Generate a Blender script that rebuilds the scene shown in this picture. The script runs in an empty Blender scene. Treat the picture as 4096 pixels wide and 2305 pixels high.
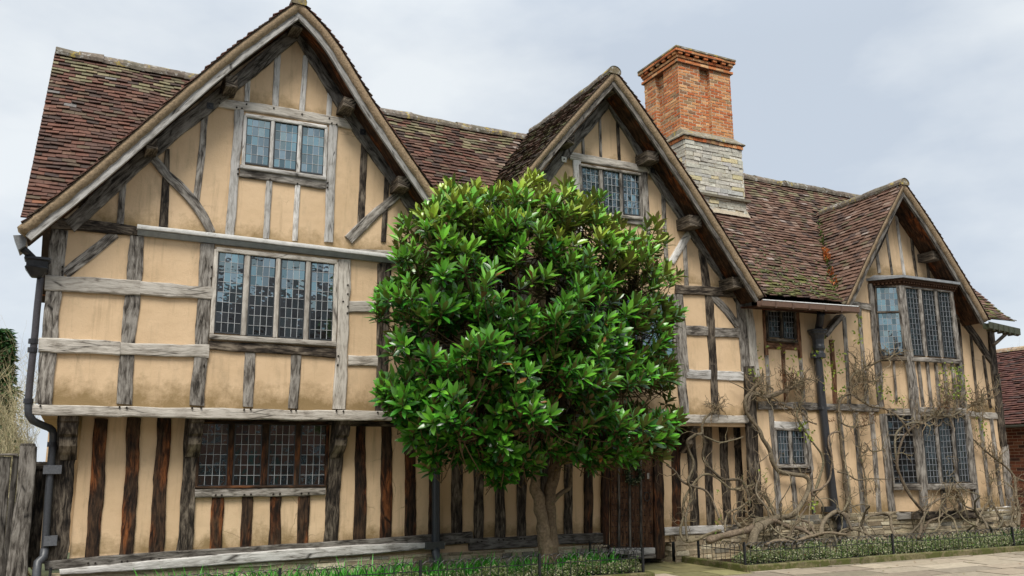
import bpy, bmesh, math, random
from mathutils import Vector, Matrix, noise
random.seed(7)
R = math.radians
scene = bpy.context.scene
col = scene.collection

# ------------------------------------------------------------------ camera
F_PX, PITCH, YAW, ROLL = 3450.0, 0.2053775, 0.4629995, -0.0065184
CAM = Vector((0.0, -12.5, 1.65))
_fw = Vector((math.sin(YAW)*math.cos(PITCH), math.cos(YAW)*math.cos(PITCH), math.sin(PITCH)))
_r0 = Vector((math.cos(YAW), -math.sin(YAW), 0)); _u0 = _r0.cross(_fw)
_r = _r0*math.cos(ROLL) + _u0*math.sin(ROLL); _u = _u0*math.cos(ROLL) - _r0*math.sin(ROLL)
cd = bpy.data.cameras.new("camera"); cam = bpy.data.objects.new("camera", cd); col.objects.link(cam)
cd.sensor_width = 36; cd.lens = F_PX/4096*36; cd.clip_end = 3000; cd.clip_start = 0.05
m = Matrix((( _r.x, _u.x, -_fw.x, CAM.x), (_r.y, _u.y, -_fw.y, CAM.y), (_r.z, _u.z, -_fw.z, CAM.z), (0, 0, 0, 1)))
cam.matrix_world = m
scene.camera = cam

# ------------------------------------------------------------------ sky, sun, exposure
SUN_EL, SUN_AZ = R(56), R(208)          # azimuth clockwise from +Y (the wall faces -Y)
w = bpy.data.worlds.new("World"); scene.world = w; w.use_nodes = True
nt = w.node_tree; nt.nodes.clear()
def N(t, ty, **kw):
    n = t.nodes.new(ty)
    for k, v in kw.items(): setattr(n, k, v)
    return n
out = N(nt, 'ShaderNodeOutputWorld'); bg = N(nt, 'ShaderNodeBackground'); bg.inputs[1].default_value = 0.1
sky = N(nt, 'ShaderNodeTexSky', sky_type='NISHITA', sun_disc=False, sun_elevation=SUN_EL, sun_rotation=SUN_AZ)
tc = N(nt, 'ShaderNodeTexCoord'); mp = N(nt, 'ShaderNodeMapping'); mp.inputs['Scale'].default_value = (1.2, 1.2, 2.6)
nz = N(nt, 'ShaderNodeTexNoise'); nz.inputs['Scale'].default_value = 1.9; nz.inputs['Detail'].default_value = 6; nz.inputs['Roughness'].default_value = .52
nt.links.new(tc.outputs['Generated'], mp.inputs[0]); nt.links.new(mp.outputs[0], nz.inputs['Vector'])
cr = N(nt, 'ShaderNodeValToRGB')
cr.color_ramp.elements[0].position = .38; cr.color_ramp.elements[0].color = (5.5, 6.15, 7.0, 1)
cr.color_ramp.elements[1].position = .60; cr.color_ramp.elements[1].color = (8.1, 8.5, 8.75, 1)
nt.links.new(nz.outputs[0], cr.inputs[0])
# an overcast dome is brightest overhead and towards the veiled sun
sep = N(nt, 'ShaderNodeSeparateXYZ'); nt.links.new(tc.outputs['Generated'], sep.inputs[0])
mz = N(nt, 'ShaderNodeMapRange'); mz.inputs[1].default_value = 0.45; mz.inputs[2].default_value = 1.0; mz.inputs[3].default_value = 1.0; mz.inputs[4].default_value = 1.5
nt.links.new(sep.outputs[2], mz.inputs[0])
my = N(nt, 'ShaderNodeMapRange'); my.inputs[1].default_value = 0.15; my.inputs[2].default_value = -0.7; my.inputs[3].default_value = 1.0; my.inputs[4].default_value = 1.15
nt.links.new(sep.outputs[1], my.inputs[0])
mm = N(nt, 'ShaderNodeMath', operation='MULTIPLY'); nt.links.new(mz.outputs[0], mm.inputs[0]); nt.links.new(my.outputs[0], mm.inputs[1])
vm = N(nt, 'ShaderNodeVectorMath', operation='SCALE'); nt.links.new(cr.outputs[0], vm.inputs[0]); nt.links.new(mm.outputs[0], vm.inputs['Scale'])
mx = N(nt, 'ShaderNodeMix', data_type='RGBA'); mx.inputs[0].default_value = 0.9
nt.links.new(sky.outputs[0], mx.inputs[6]); nt.links.new(vm.outputs[0], mx.inputs[7])
nt.links.new(mx.outputs[2], bg.inputs[0]); nt.links.new(bg.outputs[0], out.inputs[0])
sl = bpy.data.lights.new("sun", 'SUN'); sl.energy = 3.3; sl.angle = R(24); sl.color = (1, .95, .87)
so = bpy.data.objects.new("sun", sl); col.objects.link(so)
sd = Vector((math.sin(SUN_AZ)*math.cos(SUN_EL), math.cos(SUN_AZ)*math.cos(SUN_EL), math.sin(SUN_EL)))
so.rotation_euler = sd.to_track_quat('Z', 'Y').to_euler(); so.location = (0, -20, 30)
scene.view_settings.view_transform = 'Standard'; scene.view_settings.look = 'None'
scene.view_settings.exposure = 0.17; scene.view_settings.gamma = 1.0

# ------------------------------------------------------------------ from the survey of the photograph to places on real planes
V = {'1': (0, 0, .66199), '2': (0, 850, .65994), '3': (0, 1600, .65994), '4': (1400, 150, .66199), '5': (1400, 1000, .54348),
     '6': (1400, 1600, .54348), '7': (2600, 650, .58075), '8': (2600, 1465, .58075), 'A': (2950, 1000, .44836), 'B': (2650, 1500, .55514),
     'C': (3350, 1500, .55506), 'G': (0, 1300, .6931), 'E': (2500, 150, .51724), 'F': (3700, 1150, .6556), 'H': (0, 800, .62035), 'D': (0, 0, 1.59006)}
def ray(v, x, y):
    a, b, s = V[v]
    return _fw + _r*((a+x*s-2048)/F_PX) + _u*((1152.5-b-y*s)/F_PX)
def at(v, x, y, Y=0.0):                 # the point of the upright plane y = Y
    d = ray(v, x, y); return CAM + d*((Y-CAM.y)/d.y)
def atx(v, x, y, X):
    d = ray(v, x, y); return CAM + d*((X-CAM.x)/d.x)
def atp(v, x, y, o, n):                 # the point of any plane
    d = ray(v, x, y); return CAM + d*((o-CAM).dot(n)/d.dot(n))

# ------------------------------------------------------------------ objects
def link(o, parent=None):
    col.objects.link(o)
    if parent:
        o.parent = parent; o.matrix_parent_inverse = Matrix.Translation(-parent.location)
    return o
def tag(o, label=None, cat=None, group=None, kind=None):
    if label: o['label'] = label
    if cat: o['category'] = cat
    if group: o['group'] = group
    if kind: o['kind'] = kind
    return o
def thing(name, loc, label, cat, group=None):
    o = bpy.data.objects.new(name, None); o.empty_display_size = .3; o.location = loc
    link(o); return tag(o, label, cat, group)
class MB:
    def __init__(s): s.v = []; s.f = []; s.c = []; s.m = []; s.uv = []
    def face(s, pts, c=None, mi=0, uv=None):
        i = len(s.v); s.v += [tuple(p) for p in pts]; s.f.append(tuple(range(i, i+len(pts)))); s.c.append(c or (1, 1, 1)); s.m.append(mi); s.uv.append(uv)
    def grid(s, rows, c=None, mi=0, closed=False, uvs=None, caps=False):   # rows of equal length joined by quads
        i = len(s.v); n = len(rows[0])
        for r in rows: s.v += [tuple(p) for p in r]
        for a in range(len(rows)-1):
            for b in range(n if closed else n-1):
                b2 = (b+1) % n
                s.f.append((i+a*n+b, i+a*n+b2, i+(a+1)*n+b2, i+(a+1)*n+b)); s.c.append(c or (1, 1, 1)); s.m.append(mi)
                s.uv.append(None if uvs is None else (uvs[a][b], uvs[a][b2], uvs[a+1][b2], uvs[a+1][b]))
        if caps:
            for k, base in ((0, i), (1, i+(len(rows)-1)*n)):
                q = tuple(base+j for j in range(n)); s.f.append(q if k else q[::-1]); s.c.append(c or (1, 1, 1)); s.m.append(mi)
                s.uv.append(None if uvs is None else tuple((uvs[0 if k == 0 else -1][j][0]+.01*j, uvs[0][j][1]) for j in (range(n) if k else range(n-1, -1, -1))))
    def box(s, o, a, b, d, c=None, mi=0, uv=True):      # corner o and three edge vectors
        o, a, b, d = Vector(o), Vector(a), Vector(b), Vector(d)
        if a.cross(b).dot(d) < 0: a, b = b, a
        i = len(s.v); s.v += [tuple(o+x*a+y*b+z*d) for z in (0, 1) for y in (0, 1) for x in (0, 1)]
        la, lb, ld = a.length, b.length, d.length
        for q in ((0, 2, 3, 1), (4, 5, 7, 6), (0, 1, 5, 4), (2, 6, 7, 3), (0, 4, 6, 2), (1, 3, 7, 5)):
            s.f.append(tuple(i+k for k in q)); s.c.append(c or (1, 1, 1)); s.m.append(mi)
            L = max(la, lb, ld)
            def t(k):
                x, y, z = k & 1, (k >> 1) & 1, k >> 2
                if la == L: return (x*la, y*lb+z*ld)
                if lb == L: return (y*lb, x*la+z*ld)
                return (z*ld, x*la+y*lb)
            s.uv.append(tuple(t(k) for k in q))
    def tube(s, pts, rad, n=8, c=None, mi=0, rough=0.0, cap=True):
        pts = [Vector(p) for p in pts]; rows = []; uvs = []; L = 0
        side = None
        for k, p in enumerate(pts):
            t = (pts[min(k+1, len(pts)-1)]-pts[max(k-1, 0)])
            if t.length < 1e-7: t = Vector((0, 0, 1))
            t.normalize()
            if side is None:
                side = t.orthogonal().normalized()
            side = (side - t*side.dot(t)); side = side.normalized() if side.length > 1e-6 else t.orthogonal().normalized()
            b = t.cross(side)
            rr = rad[k] if isinstance(rad, (list, tuple)) else rad
            if k: L += (p-pts[k-1]).length
            row = []
            for j in range(n):
                a = 2*math.pi*j/n; q = rr
                if rough: q *= 1+rough*noise.noise(Vector((math.cos(a)*1.3+p.x*3, math.sin(a)*1.3+p.y*3, p.z*5+L*2)))
                row.append(p+(side*math.cos(a)+b*math.sin(a))*q)
            rows.append(row); uvs.append([(L, rr*2*math.pi*j/n) for j in range(n)])
        s.grid(rows, c, mi, closed=True, uvs=uvs, caps=cap)
    def build(s, name, mats, parent=None, smooth=False, origin=None):
        me = bpy.data.meshes.new(name)
        o = Vector(origin) if origin else Vector((0, 0, 0))
        me.from_pydata([(x-o.x, y-o.y, z-o.z) for x, y, z in s.v] if origin else s.v, [], s.f)
        for mt in (mats if isinstance(mats, (list, tuple)) else [mats]): me.materials.append(mt)
        me.polygons.foreach_set('material_index', s.m)
        if smooth: me.polygons.foreach_set('use_smooth', [True]*len(s.f))
        at_ = me.attributes.new('Col', 'FLOAT_COLOR', 'CORNER'); buf = []
        for f, c in zip(s.f, s.c): buf += [c[0], c[1], c[2], 1.0]*len(f)
        at_.data.foreach_set('color', buf)
        if any(u for u in s.uv):
            ul = me.uv_layers.new(name='UVMap'); b2 = []
            for f, u in zip(s.f, s.uv):
                for k in range(len(f)): b2 += list(u[k]) if u else [0, 0]
            ul.data.foreach_set('uv', b2)
        me.update()
        ob = bpy.data.objects.new(name, me)
        if origin: ob.location = o
        return link(ob, parent)

# ------------------------------------------------------------------ materials
def mat(name):
    mt = bpy.data.materials.new(name); mt.use_nodes = True; t = mt.node_tree
    return mt, t, t.nodes['Principled BSDF']
def ramp(t, pts):
    n = N(t, 'ShaderNodeValToRGB'); e = n.color_ramp.elements
    while len(e) < len(pts): e.new(.5)
    for k, (p, c) in enumerate(pts): e[k].position = p; e[k].color = (c[0], c[1], c[2], 1)
    return n
def noi(t, scale, detail=5, rough=.6, vec=None, dist=0):
    n = N(t, 'ShaderNodeTexNoise'); n.inputs['Scale'].default_value = scale; n.inputs['Detail'].default_value = detail
    n.inputs['Roughness'].default_value = rough; n.inputs['Distortion'].default_value = dist
    if vec: t.links.new(vec, n.inputs['Vector'])
    return n
def mapping(t, src, sc, loc=(0, 0, 0)):
    mp = N(t, 'ShaderNodeMapping'); mp.inputs['Scale'].default_value = sc; mp.inputs['Location'].default_value = loc; t.links.new(src, mp.inputs[0]); return mp.outputs[0]
def mixc(t, fac, a, b, mode='MIX'):
    n = N(t, 'ShaderNodeMix', data_type='RGBA', blend_type=mode)
    for sock, val in ((0, fac), (6, a), (7, b)):
        if hasattr(val, 'is_linked'): t.links.new(val, n.inputs[sock])
        elif sock == 0: n.inputs[0].default_value = val
        else: n.inputs[sock].default_value = (val[0], val[1], val[2], 1)
    return n.outputs[2]
def bump(t, h, strength, dist, bs):
    b = N(t, 'ShaderNodeBump'); b.inputs['Strength'].default_value = strength; b.inputs['Distance'].default_value = dist
    t.links.new(h, b.inputs['Height']); t.links.new(b.outputs[0], bs.inputs['Normal'])

def wood(name, dark, mid, light, crack=.40, patch=None, patch_pos=.55):
    mt, t, bs = mat(name); L = t.links
    uv = N(t, 'ShaderNodeTexCoord').outputs['UV']
    g = noi(t, 1, 7, .68, mapping(t, uv, (4.2, 22, 1)), .5)
    fine = noi(t, 1, 4, .7, mapping(t, uv, (7, 130, 1)))
    blot = noi(t, 1, 5, .65, mapping(t, uv, (2.1, 5.5, 1)))
    add = N(t, 'ShaderNodeMath', operation='MULTIPLY_ADD'); L.new(g.outputs[0], add.inputs[0]); add.inputs[1].default_value = .60
    m2 = N(t, 'ShaderNodeMath', operation='MULTIPLY_ADD'); L.new(fine.outputs[0], m2.inputs[0]); m2.inputs[1].default_value = .20
    m3 = N(t, 'ShaderNodeMath', operation='MULTIPLY'); L.new(blot.outputs[0], m3.inputs[0]); m3.inputs[1].default_value = .30
    L.new(m3.outputs[0], m2.inputs[2]); L.new(m2.outputs[0], add.inputs[2])
    cr_ = ramp(t, [(crack+.05, dark), (crack+.125, mid), (crack+.235, light)]); L.new(add.outputs[0], cr_.inputs[0])
    c = cr_.outputs[0]
    bl2 = noi(t, 1, 5, .6, mapping(t, uv, (1.1, 4, 1), (5, 3, 0)))
    if patch:
        pr = ramp(t, [(patch_pos, (0, 0, 0)), (patch_pos+.12, (1, 1, 1))]); L.new(bl2.outputs[0], pr.inputs[0])
        sc = mixc(t, 1.0, cr_.outputs[0], patch, 'MULTIPLY')
        c = mixc(t, pr.outputs[0], c, sc)
    # checks: long dark splits
    ck = N(t, 'ShaderNodeTexVoronoi', feature='DISTANCE_TO_EDGE'); ck.inputs['Scale'].default_value = 1
    L.new(mapping(t, uv, (.9, 13, 1)), ck.inputs['Vector'])
    kr = ramp(t, [(0.0, (1, 1, 1)), (.035, (0, 0, 0))]); L.new(ck.outputs['Distance'], kr.inputs[0])
    thr = ramp(t, [(.5, (0, 0, 0)), (.56, (1, 1, 1))]); L.new(bl2.outputs[0], thr.inputs[0])
    ckf = N(t, 'ShaderNodeMath', operation='MULTIPLY'); L.new(kr.outputs[0], ckf.inputs[0]); L.new(thr.outputs[0], ckf.inputs[1])
    c = mixc(t, ckf.outputs[0], c, tuple(x*.5 for x in dark))
    at_ = N(t, 'ShaderNodeAttribute', attribute_name='Col')
    c = mixc(t, 1.0, c, at_.outputs['Color'], 'MULTIPLY')
    L.new(c, bs.inputs['Base Color']); bs.inputs['Roughness'].default_value = .8; bs.inputs['Specular IOR Level'].default_value = .25
    bump(t, add.outputs[0], .9, .02, bs)
    return mt
M = {}
M['silver'] = wood('silvered_oak', (.09, .08, .07), (.36, .34, .31), (.60, .58, .55), .36)
M['pale'] = wood('pale_oak', (.10, .085, .07), (.34, .305, .26), (.54, .50, .44), .36)
M['grey'] = wood('grey_oak', (.026, .021, .017), (.15, .132, .112), (.38, .35, .31), .395)
M['dark'] = wood('dark_oak', (.006, .0045, .0035), (.045, .034, .025), (.20, .165, .125), .41)
M['brown'] = wood('brown_oak', (.005, .003, .002), (.026, .0145, .0085), (.078, .044, .024), .41, (3.0, 1.8, 1.0), .5)
M['red'] = wood('red_oak', (.02, .009, .005), (.10, .042, .02), (.24, .13, .07), .40)

def plaster_mat(name, base, dirt=(.40, .30, .19)):
    mt, t, bs = mat(name); L = t.links
    ob = N(t, 'ShaderNodeTexCoord').outputs['Object']
    n1 = noi(t, 1.1, 6, .6, ob); n2 = noi(t, 26, 4, .7, ob); n3 = noi(t, 2.2, 8, .7, mapping(t, ob, (1.5, 1.5, .55)))
    r1 = ramp(t, [(.3, tuple(x*k for x, k in zip(base, (.86, .85, .84)))), (.7, tuple(min(1, x*k) for x, k in zip(base, (1.05, 1.07, 1.12))))]); L.new(n1.outputs[0], r1.inputs[0])
    s = ramp(t, [(.52, (0, 0, 0)), (.72, (.85, .85, .85))]); L.new(n3.outputs[0], s.inputs[0])
    sf = N(t, 'ShaderNodeMath', operation='MULTIPLY'); L.new(s.outputs[0], sf.inputs[0]); sf.inputs[1].default_value = .75
    c = mixc(t, sf.outputs[0], r1.outputs[0], dirt)
    sp = ramp(t, [(.60, (0, 0, 0)), (.68, (1, 1, 1))]); L.new(n2.outputs[0], sp.inputs[0])
    spf = N(t, 'ShaderNodeMath', operation='MULTIPLY'); L.new(sp.outputs[0], spf.inputs[0]); L.new(s.outputs[0], spf.inputs[1])
    c = mixc(t, spf.outputs[0], c, (.17, .12, .07))
    dn = noi(t, 3, 4, .6, ob); ds = N(t, 'ShaderNodeVectorMath', operation='MULTIPLY_ADD'); L.new(dn.outputs['Color'], ds.inputs[0]); ds.inputs[1].default_value = (.22, .22, .22); L.new(ob, ds.inputs[2])
    ck = N(t, 'ShaderNodeTexVoronoi', feature='DISTANCE_TO_EDGE'); ck.inputs['Scale'].default_value = 1.05; L.new(ds.outputs[0], ck.inputs['Vector'])
    kr = ramp(t, [(0.0, (.75, .75, .75)), (.010, (0, 0, 0))]); L.new(ck.outputs['Distance'], kr.inputs[0])
    km = ramp(t, [(.57, (0, 0, 0)), (.63, (.8, .8, .8))]); L.new(n1.outputs[0], km.inputs[0])
    kf = N(t, 'ShaderNodeMath', operation='MULTIPLY'); L.new(kr.outputs[0], kf.inputs[0]); L.new(km.outputs[0], kf.inputs[1]); c = mixc(t, kf.outputs[0], c, (.22, .15, .09))
    rs = noi(t, 1, 6, .65, mapping(t, ob, (9, 9, .7))); rr = ramp(t, [(.55, (0, 0, 0)), (.72, (.6, .6, .6))]); L.new(rs.outputs[0], rr.inputs[0]); c = mixc(t, rr.outputs[0], c, (.36, .26, .16))
    at_ = N(t, 'ShaderNodeAttribute', attribute_name='Col')          # splash-back and algae mapped along the panels' feet
    gr = noi(t, 1.9, 8, .74, ob); gm = N(t, 'ShaderNodeMath', operation='MULTIPLY_ADD'); gm.inputs[1].default_value = 1.7
    inv = N(t, 'ShaderNodeMath', operation='SUBTRACT'); inv.inputs[0].default_value = .16; L.new(at_.outputs['Fac'], inv.inputs[1])
    L.new(gr.outputs[0], gm.inputs[0]); L.new(inv.outputs[0], gm.inputs[2])
    g2 = ramp(t, [(.50, (0, 0, 0)), (.92, (.9, .9, .9))]); L.new(gm.outputs[0], g2.inputs[0])
    c = mixc(t, g2.outputs[0], c, (.24, .165, .075))
    L.new(c, bs.inputs['Base Color']); bs.inputs['Roughness'].default_value = .92; bs.inputs['Specular IOR Level'].default_value = .15
    nb = noi(t, 60, 5, .7, ob); n5 = noi(t, 6, 4, .6, ob)
    mh = N(t, 'ShaderNodeMath', operation='MULTIPLY_ADD'); mh.inputs[1].default_value = 2.5; L.new(n5.outputs[0], mh.inputs[0]); L.new(nb.outputs[0], mh.inputs[2])
    bump(t, mh.outputs[0], .35, .012, bs)
    return mt
M['plaster'] = plaster_mat('ochre_plaster', (.675, .487, .298))

def attr_mat(name, rough=.85, spec=.2, nscale=30, lo=.65, hi=1.25, bs_=.5, dist=.006, lichen=None, lpos=.62, l2=None, l2pos=.7, lscale=3.0):
    mt, t, bs = mat(name); L = t.links
    ob = N(t, 'ShaderNodeTexCoord').outputs['Object']
    at_ = N(t, 'ShaderNodeAttribute', attribute_name='Col')
    n1 = noi(t, nscale, 5, .65, ob); r1 = ramp(t, [(.3, (lo,)*3), (.7, (hi,)*3)]); L.new(n1.outputs[0], r1.inputs[0])
    c = mixc(t, 1.0, at_.outputs['Color'], r1.outputs[0], 'MULTIPLY')
    for k, (lc, lp) in enumerate(((lichen, lpos), (l2, l2pos))):
        if lc:
            a = noi(t, lscale*(1+k), 8, .75, mapping(t, ob, (1, 1, 1), (k*9, 3*k, 0)))
            r = ramp(t, [(lp, (0, 0, 0)), (lp+.05, (.85,)*3)]); L.new(a.outputs[0], r.inputs[0]); c = mixc(t, r.outputs[0], c, lc)
    L.new(c, bs.inputs['Base Color']); bs.inputs['Roughness'].default_value = rough; bs.inputs['Specular IOR Level'].default_value = spec
    bump(t, n1.outputs[0], bs_, dist, bs)
    return mt
M['tile'] = attr_mat('clay_tile', .8, .25, 22, .72, 1.2, .6, .008, (.30, .27, .19), .67, (.10, .11, .035), .70, 2.4)
M['ridge'] = attr_mat('lichened_ridge', .9, .1, 14, .55, 1.35, .8, .015, (.42, .32, .07), .57, (.42, .41, .38), .56, 5)
M['mortar'] = attr_mat('verge_mortar', .95, .1, 34, .6, 1.3, 1.0, .012, (.20, .14, .08), .6, (.33, .27, .16), .6, 7)
M['brick'] = attr_mat('brick', .9, .15, 40, .65, 1.3, .7, .006, (.10, .06, .035), .64, None, .7, 4)
M['stone'] = attr_mat('stone', .9, .15, 24, .7, 1.2, .8, .01, (.28, .27, .23), .6, (.23, .16, .09), .66, 5)
M['slab'] = attr_mat('flagstone', .75, .3, 9, .75, 1.15, .4, .006, (.13, .14, .045), .60, (.22, .19, .15), .6, 1.3)
M['kerb'] = attr_mat('mossy_kerb', .9, .15, 25, .6, 1.3, .8, .01, (.075, .085, .022), .47, (.16, .13, .09), .6, 4)
M['iron'] = attr_mat('black_iron', .42, .5, 40, .7, 1.3, .3, .003)
M['lead'] = attr_mat('lead_sheet', .5, .5, 12, .75, 1.2, .4, .006)
M['bark'] = attr_mat('bark', .9, .15, 26, .55, 1.4, 1.0, .015, (.11, .12, .05), .6, None, .7, 6)
M['soil'] = attr_mat('soil', .95, .1, 30, .5, 1.3, 1.0, .03)
M['ground'] = attr_mat('ground', .9, .15, 12, .8, 1.15, .4, .01)
M['limewash'] = attr_mat('limewash', .9, .15, 10, .75, 1.05, .6, .01, (.16, .15, .13), .62, (.3, .29, .27), .6, 4)
M['cloth'] = attr_mat('dried_leaf', .7, .2, 20)

def leaf_mat(name, rough=.3, under=None, trans=.12, spec=.5):
    mt, t, bs = mat(name); L = t.links
    at_ = N(t, 'ShaderNodeAttribute', attribute_name='Col'); c = at_.outputs['Color']
    if under:
        geo = N(t, 'ShaderNodeNewGeometry')
        c = mixc(t, geo.outputs['Backfacing'], c, under)
        rr = N(t, 'ShaderNodeMapRange'); L.new(geo.outputs['Backfacing'], rr.inputs[0]); rr.inputs[3].default_value = rough; rr.inputs[4].default_value = .8
        L.new(rr.outputs[0], bs.inputs['Roughness'])
    else: bs.inputs['Roughness'].default_value = rough
    L.new(c, bs.inputs['Base Color']); bs.inputs['Specular IOR Level'].default_value = spec
    tr = N(t, 'ShaderNodeBsdfTranslucent'); L.new(at_.outputs['Color'], tr.inputs[0])
    ms = N(t, 'ShaderNodeMixShader'); ms.inputs[0].default_value = trans
    L.new(bs.outputs[0], ms.inputs[1]); L.new(tr.outputs[0], ms.inputs[2]); L.new(ms.outputs[0], t.nodes['Material Output'].inputs[0])
    return mt
M['leaf'] = leaf_mat('magnolia_leaf', .29, (.135, .085, .025), .16, .7)
M['small_leaf'] = leaf_mat('small_leaf', .45, None, .2, .35)

def glass_mat():
    mt, t, bs = mat('leaded_glass'); L = t.links
    at_ = N(t, 'ShaderNodeAttribute', attribute_name='Col')
    bs.inputs['Base Color'].default_value = (.006, .007, .008, 1); bs.inputs['Roughness'].default_value = .25
    gl = N(t, 'ShaderNodeBsdfGlossy'); gl.inputs['Roughness'].default_value = .035
    L.new(at_.outputs['Color'], gl.inputs[0])
    ms = N(t, 'ShaderNodeMixShader'); ms.inputs[0].default_value = .30
    ob = N(t, 'ShaderNodeTexCoord').outputs['Object']; nb = noi(t, 7, 2, .5, ob)
    b = N(t, 'ShaderNodeBump'); b.inputs['Strength'].default_value = .16; b.inputs['Distance'].default_value = .02; L.new(nb.outputs[0], b.inputs['Height']); L.new(b.outputs[0], gl.inputs['Normal'])
    L.new(bs.outputs[0], ms.inputs[1]); L.new(gl.outputs[0], ms.inputs[2]); L.new(ms.outputs[0], t.nodes['Material Output'].inputs[0])
    return mt
M['glass'] = glass_mat()

def rnd(a, b): return random.uniform(a, b)
def vary(c, k=.15):
    f = 1+rnd(-k, k); return tuple(max(0, x*f*(1+rnd(-k, k)*.14)) for x in c)
def catmull(pts, step):
    P = [Vector(p) for p in pts]
    if len(P) < 3: P = [P[0], (P[0]+P[-1])/2, P[-1]]
    out = []
    for i in range(len(P)-1):
        p0 = P[max(i-1, 0)]; p1 = P[i]; p2 = P[i+1]; p3 = P[min(i+2, len(P)-1)]
        n = max(1, int((p2-p1).length/step))
        for k in range(n):
            t = k/n
            out.append(.5*((2*p1)+(p2-p0)*t+(2*p0-5*p1+4*p2-p3)*t*t+(3*p1-p0-3*p2+p3)*t**3))
    out.append(P[-1]); return out
def lerp_list(vals, n):
    if not isinstance(vals, (list, tuple)): return [vals]*n
    o = []
    for k in range(n):
        x = k/(max(1, n-1))*(len(vals)-1); i = min(int(x), len(vals)-2); o.append(vals[i]+(vals[i+1]-vals[i])*(x-i))
    return o

# ------------------------------------------------------------------ the house
house = thing('timber_framed_house', (0, 0, 0), 'long timber framed house of ochre plaster and oak with three gables and a tiled roof', 'house')
_tk = [0]
def timber(name, v, pts, wid, Y=-.03, back=.06, mt='grey', rough=.10, tint=1.0, parent=None, plane=None, straight=True):
    """one hewn timber: traced centre line and width, laid on an upright plane, arrises rounded, edges uneven"""
    _tk[0] += 1; seed = _tk[0]*3.71
    Yf = Y - (seed % 1)*.008                      # no two timbers share a face plane
    n = len(pts); ws = lerp_list(wid, n); Lp = []; Rp = []
    f = (lambda x, y: at(v, x, y, Yf)) if plane is None else (lambda x, y: atp(v, x, y, plane[0]+plane[1]*(-Y+(seed % 1)*.008), plane[1]))
    nrm = Vector((0, -1, 0)) if plane is None else plane[1]     # towards the viewer
    for k in range(n):
        a = Vector(pts[max(k-1, 0)]); b = Vector(pts[min(k+1, n-1)]); d = (b-a).normalized(); q = Vector((-d.y, d.x))*ws[k]/2
        p = Vector(pts[k]); Lp.append(f(p.x-q.x, p.y-q.y)); Rp.append(f(p.x+q.x, p.y+q.y))
    A = catmull(Lp, .09) if not straight or n > 2 else None
    total = sum((Lp[k+1]-Lp[k]).length for k in range(n-1)); S = max(2, int(total/.09))
    def res(P):
        Ls = [0]
        for k in range(len(P)-1): Ls.append(Ls[-1]+(P[k+1]-P[k]).length)
        o = []; j = 0
        for k in range(S+1):
            t = Ls[-1]*k/S
            while j < len(P)-2 and Ls[j+1] < t: j += 1
            u = (t-Ls[j])/max(1e-9, Ls[j+1]-Ls[j]); o.append(P[j].lerp(P[j+1], min(1, max(0, u))))
        return o
    if n > 2: Lp = catmull(Lp, .06); Rp = catmull(Rp, .06)
    Lp = res(Lp); Rp = res(Rp); rows = []; uvs = []; L = 0
    u0 = (seed*7.3) % 50
    for k in range(S+1):
        l, r = Lp[k], Rp[k]; ww = (r-l).length; d = (r-l)/max(ww, 1e-6)
        if k: L += ((Lp[k]+Rp[k])/2-(Lp[k-1]+Rp[k-1])/2).length
        j1 = ww*rough*(noise.noise(Vector((L*2.2, seed, 0)))+.5*noise.noise(Vector((L*7, seed, 3))))
        j2 = ww*rough*(noise.noise(Vector((L*2.2, seed, 9)))+.5*noise.noise(Vector((L*7, seed, 6))))
        l = l+d*j1; r = r+d*j2; ww = (r-l).length; be = min(.014, ww*.14)
        h = .5*rough*.06*noise.noise(Vector((L*3, seed, 20)))
        e = be*(.7+.5*noise.noise(Vector((L*5, seed, 30))))
        rows.append([l-nrm*back, l-nrm*e, l+d*be+nrm*h, l+d*ww*.5+nrm*(h+.003), r-d*be+nrm*h, r-nrm*e, r-nrm*back])
        uvs.append([(u0+L, -.05), (u0+L, 0), (u0+L, be), (u0+L, ww/2), (u0+L, ww-be), (u0+L, ww), (u0+L, ww+.05)])
    # orientation: faces must look at the viewer
    mb = MB(); c = (tint*rnd(.76, 1.22),)*3
    e1 = rows[0][4]-rows[0][2]; e2 = rows[1][2]-rows[0][2]
    if e1.cross(e2).dot(nrm) < 0: rows = [r[::-1] for r in rows]; uvs = [q[::-1] for q in uvs]
    mb.grid(rows, c, 0, uvs=uvs, caps=True)
    return mb.build(name, M[mt], parent or house)

def slab(name, poly, y0, y1, mt, parent=None, c=(1, 1, 1)):      # an upright slab from an XZ outline
    mb = MB(); n = len(poly)
    a = sum(poly[k][0]*poly[(k+1) % n][1]-poly[(k+1) % n][0]*poly[k][1] for k in range(n))
    if a < 0: poly = poly[::-1]
    mb.face([(x, y0, z) for x, z in poly], c); mb.face([(x, y1, z) for x, z in poly[::-1]], c)
    for k in range(n):
        (x, z), (x2, z2) = poly[k], poly[(k+1) % n]
        mb.face([(x2, y0, z2), (x, y0, z), (x, y1, z), (x2, y1, z2)], c)
    return mb.build(name, mt, parent or house)

def xz(v, x, y, Y): p = at(v, x, y, Y); return (p.x, p.z)

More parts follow.
